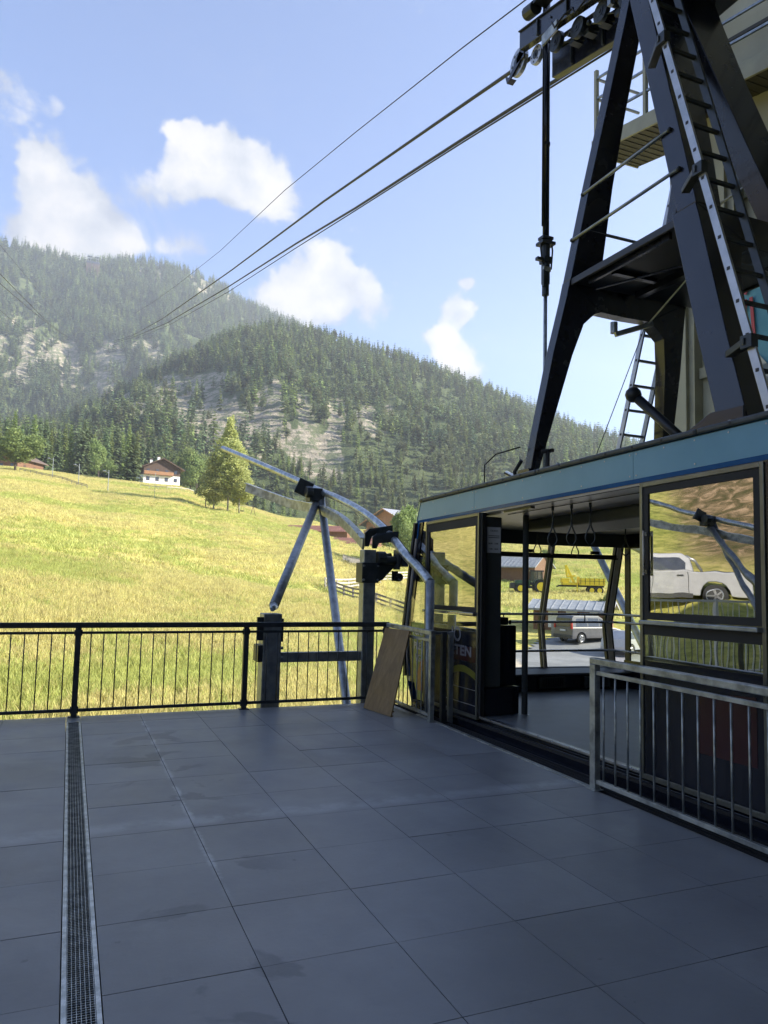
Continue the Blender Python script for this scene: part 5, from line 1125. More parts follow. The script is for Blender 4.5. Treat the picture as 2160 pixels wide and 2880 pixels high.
# ================================================================== FAR PLACES
def hit(px, py, dmin=12, dmax=1700):
    v = ray(px, py); hl = math.hypot(v[0], v[1]); te = v[2]/hl; dmax = min(dmax, 275)
    te = v[2]/hl; az = math.degrees(math.atan2(v[0], v[1])); ds = np.linspace(dmin, dmax, 6000)
    z = hz(np.full_like(ds, az), ds); k = np.nonzero(z >= 1.6+te*ds)[0]; d = ds[k[0]] if len(k) else dmax
    return Vector((v[0]/hl*d, v[1]/hl*d, float(hz(az, d)))), d
def at(px, d, dz=0.0): x, y = bxy(px, d); return Vector((x, y, H(x, y)+dz))
# --- tree prototypes
def tree_proto(kind, seed):
    if kind == 'spruce': V, F = conifer(16, 3.3, 26, 13, 0.50, seed, 0.85, 0.08, 0.42, 0.35, 4); tm = trunk_mesh(15.2, 0.22, seed); mats = 'spruce'
    elif kind == 'larch': V, F = conifer(16, 2.9, 24, 12, 0.50, seed, 0.8, 0.10, 0.25, 0.4, 4); tm = trunk_mesh(15.2, 0.2, seed); mats = 'larch'
    elif kind == 'birch':
        r = random.Random(seed); bl = []
        for k in range(22): f = k/21; z = 3.2+13.2*f; rr = 3.7*math.sin(PI*min(1, (f*0.86+0.13)))**0.55*(1-0.36*f**2); a = r.uniform(0, 6.28); q = r.uniform(0, 0.55)*rr; bl.append((math.cos(a)*q, math.sin(a)*q, z, max(0.7, rr*0.62), max(0.7, rr*0.62), 1.5))
        V, F = leafcrown(bl, 15000, 0.17, seed); tm = trunk_mesh(14.5, 0.17, seed, 10); mats = 'birch'
    else:
        r = random.Random(seed); bl = [(r.uniform(-2, 2), r.uniform(-2, 2), r.uniform(3.2, 7.2), r.uniform(1.2, 2.1), r.uniform(1.2, 2.1), r.uniform(1.0, 1.7)) for _ in range(16)]
        V, F = leafcrown(bl, 12000, 0.17, seed); tm = trunk_mesh(6.5, 0.2, seed, 9); mats = 'maple'
    return npmesh('crown', V, F, mats), tm, ('birchbark' if kind == 'birch' else 'bark')
PR = {}
def tree(kind, nm, loc, h, wscale, label, group=None, seed=0):
    key = (kind, seed)
    if key not in PR:
        cm, tm, bk = tree_proto(kind, 50+seed*7+len(kind)); t_ = thing(nm, (0, 0, 0), label, 'tree', group)
        c = bpy.data.objects.new('crown', cm); link(c, t_); build(tm, 'trunk', bk, t_, smooth=True); PR[key] = t_
        t_['used'] = 0; base = t_
    else: base = copy_tree(PR[key]); base.name = nm
    if 'used' in base: del base['used']
    H0 = {'spruce': 16, 'larch': 16, 'birch': 16.8, 'broad': 8.4}[kind]; s_ = h/H0
    base.location = loc; base.scale = (s_*wscale, s_*wscale, s_); base.rotation_euler = (0, 0, random.uniform(0, 6.28))
    base['label'] = label; base['category'] = 'tree'
    if group: base['group'] = group
    elif 'group' in base: del base['group']
    return base
def pxh(npx, d): return npx*d/2180.0
p, d = hit(640, 1440); tree('birch', 'birch_tree', p, pxh(268, d), 1.12, 'tall pale yellow birch behind the tip of the long guide tube', seed=0)
tree('birch', 'birch_tree', p+Vector((-3.0, 0.6, 0.1)), pxh(165, d), 1.45, 'middle sized birch leaning against the left side of the tallest birch', seed=1)
tree('birch', 'birch_tree', p+Vector((2.4, -0.8, -.1)), pxh(180, d), 1.35, 'birch on the right side of the tall clump next to the swing', seed=0)
p2, d2 = hit(578, 1428); tree('broad', 'small_tree', p2, pxh(92, d2), 0.85, 'small round tree at the left foot of the birch clump', seed=0)
p, d = hit(42, 1325); tree('broad', 'broadleaf_tree', p, pxh(105, d), 1.35, 'round bright green tree at the left edge of the meadow', seed=1)
p = at(362, 252); d = 252; tree('spruce', 'spruce_tree', p, pxh(135, d), 1.35, 'dark spruce standing just left of the white and brown chalet', seed=0)
p = at(1128, 118); tree('broad', 'broadleaf_tree', p, 10.0, 0.78, 'bright green leafy tree between the chalet and the blue cabin corner', seed=0)
p = at(1160, 112); tree('broad', 'broadleaf_tree', p, 7.5, 0.62, 'lower leafy tree directly beside the blue cabin corner', seed=1)
p = at(1535, 112); tree('broad', 'willow_tree', p, 3.9, 0.8, 'grey green bushy tree behind the tractor', seed=2)
p = at(1697, 59); tree('broad', 'young_tree', p, 2.6, 0.55, 'dark young tree beside the right end of the shed roof', seed=1)
k_ = 0
for (px, ht, kd_) in [(-30,150,'larch'),(0,138,'spruce'),(22,150,'larch'),(45,120,'spruce'),(62,128,'spruce'),(78,148,'larch'),(95,150,'spruce'),(112,135,'spruce'),(128,118,'larch'),(150,128,'spruce'),(168,150,'larch'),(185,138,'larch'),(205,130,'spruce'),(222,158,'spruce'),(238,150,'spruce'),(252,135,'larch'),
                     (268,118,'broad'),(285,150,'spruce'),(300,140,'larch'),(315,168,'spruce'),(332,148,'larch'),(350,160,'larch'),(372,150,'larch'),(390,135,'spruce'),(408,140,'spruce'),(425,132,'spruce'),(440,138,'spruce'),(458,130,'spruce'),(475,118,'larch'),
                     (492,120,'broad'),(510,128,'broad'),(530,118,'broad'),(548,125,'broad'),(565,110,'broad'),(582,100,'spruce'),(600,100,'spruce'),(660,90,'larch'),(690,88,'larch'),(715,84,'spruce'),(740,78,'larch'),(765,80,'spruce'),(795,70,'larch'),(130,140,'spruce'),(345,140,'spruce'),(480,110,'spruce')]:
    d = 305+random.uniform(-14, 26) if px < 740 else 330+random.uniform(0, 40)
    p = at(px, d, -0.3); nm = {'spruce': 'spruce_tree', 'larch': 'larch_tree', 'broad': 'broadleaf_tree'}[kd_]
    lb = {'spruce': 'dark spruce in the row of trees along the upper edge of the meadow', 'larch': 'pale green larch in the row of trees along the upper meadow edge', 'broad': 'rounded leafy tree in the row along the upper edge of the meadow'}[kd_]
    tree(kd_, nm, p, pxh(ht*1.12, d), random.uniform(0.9, 1.2)*(0.8 if kd_ == 'broad' else 1.0), lb, {'spruce': 'spruces along the meadow edge', 'larch': 'larches along the meadow edge', 'broad': 'leafy trees along the meadow edge'}[kd_], seed=k_ % 3 if kd_ != 'broad' else k_ % 2); k_ += 1
for k in range(58):                                      # scattered trees between meadow and rocks
    px = random.uniform(760, 1560); d = random.uniform(300, 385); p = at(px, d, -0.3)
    o = link(bpy.data.objects.new('pine_tree', foot_src[k % 6])); o.location = p; s_ = random.uniform(0.6, 1.05); o.scale = (s_, s_, s_); o.rotation_euler = (0, 0, random.uniform(0, 6.28))
    tag(o, 'sunlit pine or larch standing on the foot of the rocky hill', 'tree', 'trees on the foot of the rocky hill')
# --- houses
def house(nm, loc, rz, Wd, L, h1, h2, roofh, m1, m2, mr, label, over=0.9, storeys=True, chim=(), balc=True, win='winglass', cat='house'):
    t_ = thing(nm, loc, label, cat); t_.rotation_euler = (0, 0, rz); ORG[t_.name] = Vector((0, 0, 0))
    w2 = Wd/2; e = MB(); e.box((-w2, 0, -2.5), (w2, L, h1)); build(e, 'wall', m1, t_)
    if h2 > 0:
        e = MB(); e.box((-w2-0.03, -0.03, h1+.002), (w2+0.03, L+0.03, h1+h2)); e.prism([(-w2-.03, -0.03, h1+h2), (w2+.03, -0.03, h1+h2), (0, -0.03, h1+h2+roofh)], (0, L+.06, 0)); build(e, 'upper_wall', m2, t_)
    else:
        e = MB(); e.prism([(-w2, 0, h1+.002), (w2, 0, h1+.002), (0, 0, h1+roofh)], (0, L, 0)); build(e, 'gable', m2, t_)
    H_ = h1+h2; sl_ = roofh/w2; ov = over; e = MB()
    e.prism([(-w2-ov, -ov, H_-sl_*ov), (0, -ov, H_+roofh), (w2+ov, -ov, H_-sl_*ov), (w2+ov, -ov, H_-sl_*ov+0.22), (0, -ov, H_+roofh+0.24), (-w2-ov, -ov, H_-sl_*ov+0.22)], (0, L+2*ov, 0)); rf = build(e, 'roof', mr, t_)
    e = MB(); e.beam((-w2-ov, -ov-0.03, H_-sl_*ov+0.06), (0, -ov-0.03, H_+roofh+0.07), 0.04, 0.3); e.beam((w2+ov, -ov-0.03, H_-sl_*ov+0.06), (0, -ov-0.03, H_+roofh+0.07), 0.04, 0.3); build(e, 'barge_board', m2, rf)
    for (cx, cy, ch) in chim:
        zc = H_+roofh-abs(cx)*sl_; e = MB(); e.box((cx-0.4, cy-0.4, zc-0.3), (cx+0.4, cy+0.4, zc+ch)); c_ = build(e, 'chimney', 'plaster', rf)
        e = MB(); e.prism([(cx-0.55, cy-0.55, zc+ch+0.05), (cx-0.3, cy-0.55, zc+ch+0.28), (cx+0.3, cy-0.55, zc+ch+0.28), (cx+0.55, cy-0.55, zc+ch+0.05)], (0, 1.1, 0)); build(e, 'chimney_cap', 'brownroof', c_)
    if storeys:
        nw = max(2, int(Wd/3))
        for lev, zz_ in enumerate([0.9]+([h1+0.7] if h2 > 0 else [])):
            for k in range(nw):
                x = -w2+Wd*(k+0.5)/nw; e = MB(); e.box((x-0.55, -0.075, zz_), (x+0.55, -0.04, zz_+1.25)); f_ = build(e, 'window', 'woodd', t_); e = MB(); e.box((x-0.45, -0.085, zz_+0.1), (x+0.45, -0.078, zz_+1.15)); build(e, 'pane', win, f_)
            for sgn in (-1, 1):
                for k in range(2):
                    y = L*(k+0.7)/2.6; e = MB(); xx = sgn*(w2+0.055); e.box((min(xx, xx+sgn*.03), y-0.6, zz_), (max(xx, xx+sgn*.03), y+0.6, zz_+1.2)); build(e, 'window', 'woodd', t_)
    if balc:
        e = MB(); e.box((-w2, -1.15, h1-0.1), (w2*0.6, -0.04, h1+0.05)); b_ = build(e, 'balcony', 'wood', t_)
        e = MB(); e.box((-w2, -1.15, h1+0.95), (w2*0.6, -1.05, h1+1.05))
        k = -w2+0.05
        while k < w2*0.6: e.box((k, -1.12, h1+0.05), (k+0.12, -1.07, h1+0.95)); k += 0.2
        build(e, 'balcony_rail', 'orangew', b_)
    return t_
def face(loc): return math.atan2(loc[0], loc[1])*-1.0   # front (-y) turned towards the camera
p = at(448, 258, 0.4); d = 268
house('chalet', p, face(p)+R(14), pxh(98, d), 11, 2.9, 2.6, 2.9, 'plaster', 'woodd', 'brownroof', 'white and dark brown chalet with balconies at the meadow edge beside the spruce', over=1.3, chim=((-2.8, 4, 1.3), (-0.6, 3, 1.2), (3.6, 4, 1.3)))
p = at(1085, 185); p.z -= 1.0
house('chalet', p, face(p)+R(-42), 13, 12, 3.0, 2.9, 3.2, 'plaster', 'orangew', 'greyroof', 'larch wood chalet with grey roof behind the curved guide tube', over=1.4, chim=((-3, 8, 0.8),))
p = at(1225, 165); p.z -= 0.2
house('house', p, face(p)+R(20), 11, 12, 3.2, 2.8, 2.2, 'wood', 'wood', 'redroof', 'reddish house with white chimney rising above the corner of the cable car', over=1.0, chim=((-1.5, 2, 1.9),), balc=False)
p = at(-8, 266); p.z -= 0.8
house('farmhouse', p, face(p)+R(-35), 11, 14, 2.3, 1.8, 2.6, 'wood', 'wood', 'brownroof', 'brown roofed farmhouse half hidden by the round tree at the left edge', over=1.2, balc=False)
p = at(1607, 200); house('cottage', p, face(p), 3.2, 4, 2.3, 0, 0.8, 'plaster', 'plaster', 'greyroof', 'tiny white cottage on the far meadow behind the yellow crane', over=0.3, storeys=False, balc=False)
# low barns with red sheet roofs
def barn(px, d, ln, dep, hgt, rz, label, mw='wood', mr='redroof', roofh=1.1, dz=0.0, nm='barn'):
    p = at(px, d, dz); t_ = thing(nm, p, label, 'barn'); t_.rotation_euler = (0, 0, face(p)+rz); ORG[t_.name] = Vector((0, 0, 0))
    e = MB(); e.box((-ln/2, 0, -1.5), (ln/2, dep, hgt)); build(e, 'wall', mw, t_)
    e = MB(); e.prism([(-ln/2-.4, -0.8, hgt-0.25), (-ln/2-.4, dep/2, hgt+roofh), (-ln/2-.4, dep+0.8, hgt-0.25), (-ln/2-.4, dep+.8, hgt-0.1), (-ln/2-.4, dep/2, hgt+roofh+.15), (-ln/2-.4, -0.8, hgt-0.1)], (ln+.8, 0, 0)); rf = build(e, 'roof', mr, t_)
    e = MB(); k = -ln/2-0.38
    while k < ln/2+.4: e.beam((k, -0.81, hgt-0.08), (k, dep/2, hgt+roofh+.17), 0.05, 0.05); k += 0.6
    build(e, 'roof_seams', mr, rf)
    e = MB(); e.prism([(-ln/2+.01, 0.02, hgt-0.05), (-ln/2+.01, dep-.02, hgt-0.05), (-ln/2+.01, dep/2, hgt+roofh-.05)], (ln-.02, 0, 0)); build(e, 'gable', mw, t_)
    return t_
barn(893, 168, 13.5, 5, 1.0, R(-10), 'long low barn with rusty red roof behind the left strut', roofh=1.2, dz=-0.6)
barn(1000, 150, 9.5, 5, 0.9, R(-14), 'second low rusty roofed barn nearer the chalet', roofh=1.1, dz=-0.8)
barn(1428, 103, 8.0, 6, 2.3, R(-24), 'dark red barn with grey metal roof left of the tractor', mr='greyroof', roofh=1.7, nm='red_barn', dz=-0.2)
SH = barn(1606, 57, 5.4, 4.0, 1.85, R(-8), 'low brown shed with pale shingle roof at the car park edge', mr='greyroof', roofh=0.35, nm='shed', dz=-0.1)
for (x0, x1, z1) in ((-1.6, -0.9, 1.7), (-0.3, 0.5, 1.75), (1.4, 2.0, 1.7)):
    e = MB(); e.box((x0, -0.05, 0.35), (x1, -0.01, z1)); ORG[SH.name] = Vector((0, 0, 0)); f_ = build(e, 'door', 'plaster', SH)
e = MB(); e.box((-0.9, -0.9, -1), (2.6, -0.6, 0.95)); tq = thing('wall_block', at(1590, 55.2), 'grey concrete wall in front of the brown shed', 'wall'); ORG[tq.name] = Vector((0, 0, 0)); tq.rotation_euler = (0, 0, face(tq.location)); build(e, 'wall_panel', 'concrete', tq)
# --- wooden fences
def fence(path, label, sp=2.3, rails=3, hgt=1.15, m='woodg', nm='wooden_fence'):
    t_ = thing(nm, path[0], label, 'fence'); ORG[t_.name] = Vector((0, 0, 0)); t_.location = (0, 0, 0)
    pts = []
    for a, b in zip(path[:-1], path[1:]):
        n = max(1, round((b-a).length/sp))
        for k in range(n): q = a.lerp(b, k/n); pts.append(Vector((q.x, q.y, H(q.x, q.y))))
    pts.append(path[-1]); org = pts[0].copy(); t_.location = org; ORG[t_.name] = org
    for q in pts: e = MB(); e.box((q.x-0.07, q.y-0.07, q.z-0.2), (q.x+0.07, q.y+0.07, q.z+hgt)); build(e, 'post', m, t_)
    for r_ in range(rails):
        z = hgt*(0.92-0.30*r_); e = MB()
        for a, b in zip(pts[:-1], pts[1:]): e.beam(a+Vector((0, -0.09, z)), b+Vector((0, -0.09, z)), 0.035, 0.15)
        build(e, 'rail', m, t_)
    return t_
fa0, _ = hit(914, 1657); fa1, _ = hit(1010, 1655); fa2, _ = hit(1150, 1632)
fence([fa0, fa1, fa2], 'pale wooden rail fence across the meadow behind the square grey post')
fb1, _ = hit(1020, 1695); fb2, _ = hit(1140, 1738)
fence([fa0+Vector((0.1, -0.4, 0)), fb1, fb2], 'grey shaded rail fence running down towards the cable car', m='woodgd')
g0, _ = hit(55, 1326); g1, _ = hit(118, 1340); g2, _ = hit(175, 1352); g3, _ = hit(245, 1375)
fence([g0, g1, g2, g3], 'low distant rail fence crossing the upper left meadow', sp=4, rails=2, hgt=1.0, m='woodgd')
g0, _ = hit(395, 1372); g1, _ = hit(470, 1378); g2, _ = hit(545, 1388)
fence([g0, g1, g2], 'thin wire like fence in front of the chalet by the spruce', sp=4, rails=1, hgt=0.9, m='woodg')
g0 = at(968, 112); g1 = at(1045, 105); fence([g0, g1], 'row of upright grey pales behind the curved guide channel', sp=0.35, rails=1, hgt=1.0, m='woodg', nm='pale_fence')
# --- field lamps
for (px, yb_, yt_, lb) in ((147, 1341, 1289, 'leftmost of the three thin lamp posts on the upper meadow'), (220, 1366, 1306, 'middle one of the three thin lamp posts on the upper meadow'), (303, 1383, 1323, 'rightmost of the three thin lamp posts, nearest the spruce')):
    p, d = hit(px, yb_); h_ = pxh(yb_-yt_, d); t_ = thing('lamp_post', p, lb, 'lamp post', 'lamp posts on the meadow')
    e = MB(); e.tube([p, p+Vector((0, 0, h_))], 0.09, 8, r2=0.07); build(e, 'pole', 'galvd', t_)
    e = MB(); e.tube([p+Vector((0, 0, h_*0.86)), p+Vector((-pxh(11, d), 0, h_*0.95))], 0.06, 6); build(e, 'arm', 'galvd', t_)
    q = p+Vector((-pxh(11, d), 0, h_*0.93)); e = MB(); e.tube([q+Vector((0, 0, 0.28)), q], 0.12, 8, r2=0.5); build(e, 'lamp_shade', 'galvd', t_)
p, d = hit(434, 1403); t_ = thing('thin_pole', p, 'single thin pole on the meadow below the chalet', 'pole'); e = MB(); h_ = pxh(72, d); e.tube([p, p+Vector((0, 0, h_))], 0.05, 6); build(e, 'pole', 'galvd', t_); e = MB(); e.tube([p+Vector((0, 0, h_)), p+Vector((0, 0, h_+.12))], 0.09, 6); build(e, 'pole_cap', 'galvd', t_)
# --- swing
p, d = hit(690, 1448); t_ = thing('nest_swing', p, 'small swing frame with dark nest seat beside the birches', 'swing'); u = Vector((math.cos(-face(p)*-1), 0, 0)); wd = pxh(44, d)
for sx_ in (-1, 1):
    for q in (-0.9, 0.9): e = MB(); e.tube([p+Vector((sx_*wd/2+q*0.9, q, 0)), p+Vector((sx_*wd/2, 0, 2.2))], 0.06, 6); build(e, 'leg', 'woodd', t_)
e = MB(); e.tube([p+Vector((-wd/2, 0, 2.2)), p+Vector((wd/2, 0, 2.2))], 0.05, 6); build(e, 'cross_bar', 'galvd', t_)
e = MB(); e.tube([p+Vector((-0.8, 0, 0.8)), p+Vector((-0.8, 0, 1.0))], 0.5, 12); e.tube([p+Vector((-1.2, 0, 1)), p+Vector((-0.9, 0, 2.2))], 0.02, 4); e.tube([p+Vector((-0.4, 0, 1)), p+Vector((-0.7, 0, 2.2))], 0.02, 4); build(e, 'nest_seat', 'rubber', t_)
# --- summit station
dS = 1560; pS = Vector(far(262, 744, dS)); t_ = thing('summit_station', pS, 'tiny grey cableway station with two towers on the wooded ridge', 'building')
s_ = dS/2250
e = MB(); e.box(pS+Vector((-18*s_, 0, -25)), pS+Vector((18*s_, 12, 9*s_))); build(e, 'hall', 'woodd', t_)
for sx_ in (-11, 10):
    e = MB(); e.box(pS+Vector(((sx_-3)*s_, 1, 9*s_)), pS+Vector(((sx_-2)*s_, 8, 24*s_))); e.box(pS+Vector(((sx_+3)*s_, 1, 9*s_)), pS+Vector(((sx_+4)*s_, 8, 24*s_))); e.box(pS+Vector(((sx_-5)*s_, 0, 24*s_)), pS+Vector(((sx_+6)*s_, 9, 27*s_))); e.box(pS+Vector(((sx_-4)*s_, 0, 17*s_)), pS+Vector(((sx_+5)*s_, 9, 18.5*s_))); build(e, 'rope_tower', 'galvr', t_)
e = MB(); e.box(pS+Vector((-17*s_, -0.3, 3*s_)), pS+Vector((17*s_, -0.05, 9*s_))); build(e, 'window_band', 'winglass', t_)

# ------------------------------------------------------------------ vehicles
def wheel(parent, x, y, r, w_, rim='rim', spokes=5, tyre='tyre'):
    e = MB(); e.tube([(x, y-w_/2, r), (x, y+w_/2, r)], r, 24); wh = build(e, 'wheel', tyre, parent, 0.02)
    e = MB(); e.tube([(x, y-w_/2-0.012, r), (x, y+w_/2+0.012, r)], r*0.62, 20); rm = build(e, 'rim', rim if spokes == 0 else 'plastic', wh)
    if spokes:
        e = MB()
        for sgn in (-1, 1):
            yy = y+sgn*(w_/2+0.016)
            for k in range(spokes): a = 2*PI*k/spokes; e.beam((x, yy, r), (x+math.cos(a)*r*.6, yy, r+math.sin(a)*r*.6), 0.012, r*0.17, (math.sin(a), 0, -math.cos(a)))
            e.tube([(x+r*0.60*math.cos(q*PI/10), yy, r+r*0.60*math.sin(q*PI/10)) for q in range(21)], 0.02, 6, cap=False)
        build(e, 'spokes', rim, wh)
def vehicle(nm, loc, rz, label, cat, prof, cabin, wb, rw, width, paint, group=None, tumble=0.16):
    """prof: lower body side outline (x,z); cabin: upper greenhouse outline; built as loft narrowing with height"""
    t_ = thing(nm, loc, label, cat, group); t_.rotation_euler = (0, 0, rz); ORG[t_.name] = Vector((0, 0, 0)); w2 = width/2
    def loft(poly, wlow, whigh, zlo, zhi):
        e = MB(); n = len(poly); f = lambda z: wlow+(whigh-wlow)*min(1, max(0, (z-zlo)/(zhi-zlo)))
        A = [(x, -f(z), z) for x, z in poly]; B_ = [(x, f(z), z) for x, z in poly]
        return e.add(A+B_, [tuple(range(n)), tuple(range(2*n-1, n-1, -1))]+[(i, n+i, n+(i+1) % n, (i+1) % n) for i in range(n)])
    # lower body with wheel arches
    pts = []
    zb = 0.30
    for xw in wb:
        pts += [(xw-(rw+.09)*math.cos(a), zb+max(0, (rw+.09)*math.sin(a)+rw-zb)) for a in np.linspace(0.12, PI-0.12, 9)]
    outline = [(prof[0][0], zb)]+sum([[(xw+q*(rw+.10), zb)] if False else [] for xw in wb for q in (1,)], [])
    lower = [(min(x for x, z in prof), zb)]
    for xw in wb: lower += [(xw-(rw+.10)*math.cos(a), max(zb, rw+(rw+.10)*math.sin(a))) for a in np.linspace(0.0, PI, 9)]
    lower.append((max(x for x, z in prof), zb))
    e = loft(lower+prof, w2, w2-0.03, 0.5, 1.0); bd_ = build(e, 'body', paint, t_, 0.035)
    e = loft(cabin, w2-0.03, w2-tumble-0.03, cabin[0][1], max(z for x, z in cabin)); build(e, 'cabin_shell', paint, t_, 0.04)
    for xw in wb:
        for sgn in (-1, 1): wheel(t_, xw, sgn*(w2-0.12), rw, 0.22)
    return t_, loft
def glasspatch(t_, poly, side, w_of, m='winglass', nm='window', off=0.006):
    e = MB(); n = len(poly); A = [(x, side*(w_of(z)+off), z) for x, z in poly]; e.prism(A, (0, -side*0.02, 0)); return build(e, nm, m, t_)
# grey van, rear quarter towards us
p, d = hit(1652, 1806, 30, 80); p = at(1655, 53)
van, _ = vehicle('van', p, face(p)+R(128)-R(84), 'grey minivan parked in front of the brown shed', 'van', [(2.25, 0.55), (2.20, 0.85), (1.35, 1.02), (-2.15, 1.05), (-2.22, 0.5)], [(1.35, 1.02), (0.55, 1.62), (0.30, 1.76), (-1.95, 1.80), (-2.12, 1.65), (-2.17, 1.04)], (-1.40, 1.40), 0.32, 1.80, 'vangrey')
wof = lambda z: 0.87+(0.71-0.87)*min(1, max(0, (z-1.03)/0.76))
for sd in (-1, 1):
    for poly in ([(1.05, 1.10), (0.55, 1.52), (0.30, 1.60), (0.28, 1.10)], [(0.20, 1.10), (0.20, 1.62), (-0.75, 1.64), (-0.75, 1.10)], [(-0.85, 1.10), (-0.85, 1.64), (-1.75, 1.62), (-1.85, 1.10)]): glasspatch(van, poly, sd, wof)
    e = MB(); e.box((-2.235, sd*0.80-0.06, 0.95), (-2.15, sd*0.80+0.06, 1.35)); build(e, 'tail_light', 'redlamp', van)
    e = MB(); e.box((0.9, sd*0.93-0.07, 1.05), (1.05, sd*0.93+0.07, 1.2)); build(e, 'mirror', 'plastic', van)
e = MB(); e.prism([(-2.17, -0.66, 1.12), (-2.17, 0.66, 1.12), (-2.115, 0.60, 1.62), (-2.115, -0.60, 1.62)], (-0.03, 0, 0)); build(e, 'rear_window', 'winglass', van)
e = MB(); e.box((-2.30, -0.85, 0.36), (-2.20, 0.85, 0.55)); build(e, 'bumper', 'plastic', van, 0.02)
e = MB(); e.box((-2.245, -0.26, 0.78), (-2.215, 0.26, 0.89)); build(e, 'number_plate', 'paper', van)
# white car
p = at(1772, 50)
wc, _ = vehicle('parked_car', p, face(p)+R(60), 'white car seen through the right side window of the cabin', 'car', [(2.0, 0.5), (1.95, 0.75), (1.0, 0.92), (-1.9, 0.95), (-2.0, 0.5)], [(1.0, 0.92), (0.4, 1.38), (-1.2, 1.45), (-1.85, 0.95)], (-1.25, 1.25), 0.30, 1.72, 'carwhite')
wf2 = lambda z: 0.83+(0.67-0.83)*min(1, max(0, (z-.93)/0.5))
for sd in (-1, 1):
    for poly in ([(0.8, 0.98), (0.35, 1.32), (-0.25, 1.34), (-0.25, 0.98)], [(-0.35, 0.98), (-0.35, 1.34), (-1.1, 1.36), (-1.5, 0.98)]): glasspatch(wc, poly, sd, wf2)
# white pickup on the bank west of the terrace (mirrored in the cabin window)
A_ = Vector((-11.95, 17.95)); D_ = Vector((-10.1, 19.85)); dirv_ = (D_-A_).normalized(); cpk = A_+dirv_*2.35; rzp = math.atan2(dirv_.y, dirv_.x)
pk, lf_ = vehicle('pickup_truck', (cpk.x, cpk.y, H(cpk.x, cpk.y)), rzp, 'white double cab pickup on the slope, mirrored in the cabin window', 'pickup truck', [(2.6, 0.6), (2.55, 0.98), (1.55, 1.12), (-0.55, 1.16), (-2.55, 1.14), (-2.62, 0.55)], [(1.50, 1.12), (0.85, 1.66), (0.55, 1.76), (-0.55, 1.76), (-0.85, 1.60), (-0.95, 1.15)], (-1.55, 1.60), 0.38, 1.78, 'carwhite')
wf3 = lambda z: 0.86+(0.70-0.86)*min(1, max(0, (z-1.12)/0.64))
for sd in (-1, 1):
    for poly in ([(1.22, 1.18), (0.80, 1.55), (0.45, 1.60), (0.40, 1.18)], [(0.32, 1.18), (0.32, 1.61), (-0.48, 1.60), (-0.68, 1.42), (-0.66, 1.18)]): glasspatch(pk, poly, sd, wf3)
    e = MB(); e.tube([(-0.7, sd*0.72, 1.70), (-1.0, sd*0.76, 1.50), (-1.15, sd*0.78, 1.17)], 0.03, 8); build(e, 'sports_bar', 'alu', pk, smooth=True)
    for xx in (0.5, -0.45): e = MB(); e.box((xx-0.14, sd*0.885-0.012, 0.98), (xx+0.05, sd*0.885+0.012, 1.02)); build(e, 'door_handle', 'plastic', pk)
    for xx in (0.36, -0.72, 1.30): e = MB(); e.box((xx-0.008, sd*0.8865-0.003, 0.42), (xx+0.008, sd*0.8865+0.003, 1.12)); build(e, 'door_gap', 'rubber', pk)
    e = MB(); e.box((-0.85, sd*0.885-0.02, 0.30), (1.05, sd*0.885+0.02, 0.44)); build(e, 'side_step', 'plastic', pk)
    e = MB(); e.box((-2.63, sd*0.80-0.07, 0.80), (-2.5, sd*0.80+0.07, 1.08)); build(e, 'tail_light', 'redlamp', pk)
e = MB(); e.box((-2.52, -0.76, 1.15), (-1.0, 0.76, 1.17)); build(e, 'load_bed_cover', 'plastic', pk)
# white metal fence near the pickup
wfn = thing('metal_fence', (-4.5, 12.6, H(-4.5, 12.6)), 'pale metal bar fence on the bank, mirrored low in the cabin window', 'fence')
qa, qb = Vector((-3.2, 12.9, 0)), Vector((-5.9, 11.2, 0)); zt1 = 1.22; zb1 = -0.2
e = MB(); e.beam((qa.x, qa.y, zt1), (qb.x, qb.y, zt1), 0.05, 0.05); e.beam((qa.x, qa.y, zb1), (qb.x, qb.y, zb1), 0.04, 0.04); build(e, 'rail', 'white', wfn)
for k in range(3): q = qa.lerp(qb, k/2); e = MB(); e.box((q.x-0.03, q.y-0.03, -2.6), (q.x+0.03, q.y+0.03, zt1+0.03)); build(e, 'post', 'white', wfn)
b0_ = None
for k in range(1, 26):
    if k in (13,): continue
    q = qa.lerp(qb, k/26)
    if b0_ is None: e = MB(); e.tube([(q.x, q.y, zb1), (q.x, q.y, zt1)], 0.010, 6); b0_ = build(e, 'baluster', 'white', wfn); q0 = q
    else: c = b0_.copy(); link(c, wfn); c.location = (q.x-q0.x, q.y-q0.y, 0)
# tractor with yellow loader trailer
p = at(1502, 86); TR = thing('tractor', p, 'dark green tractor with yellow wheel rims on the grass bank', 'tractor'); TR.rotation_euler = (0, 0, face(p)+R(8)); ORG[TR.name] = Vector((0, 0, 0))
MT['green'] = mat('dark_green_paint', (0.02, 0.07, 0.03), (0.03, 0.09, 0.04), rough=0.4)
e = MB(); e.box((-1.9, -0.38, 0.85), (-0.35, 0.38, 1.45)); e.prism([(-1.9, -0.38, 0.85), (-2.05, -0.38, 0.9), (-2.05, -0.38, 1.3), (-1.9, -0.38, 1.45)], (0, 0.76, 0)); build(e, 'bonnet', 'green', TR, 0.06)
e = MB(); e.box((-1.7, -0.3, 0.55), (1.0, 0.3, 0.849)); build(e, 'chassis', 'plastic', TR)
e = MB()
for (x, z2) in ((-0.35, 2.45), (0.35, 2.5), (0.95, 2.45)):
    for sd in (-1, 1): e.beam((x, sd*0.62, 1.0), (x+0.05, sd*0.58, z2), 0.07, 0.07)
e.box((-0.45, -0.72, 2.45), (1.1, 0.72, 2.58)); e.box((-0.38, -0.66, 0.9), (1.0, 0.66, 1.25)); cbn = build(e, 'cab_frame', 'black2', TR, 0.01)
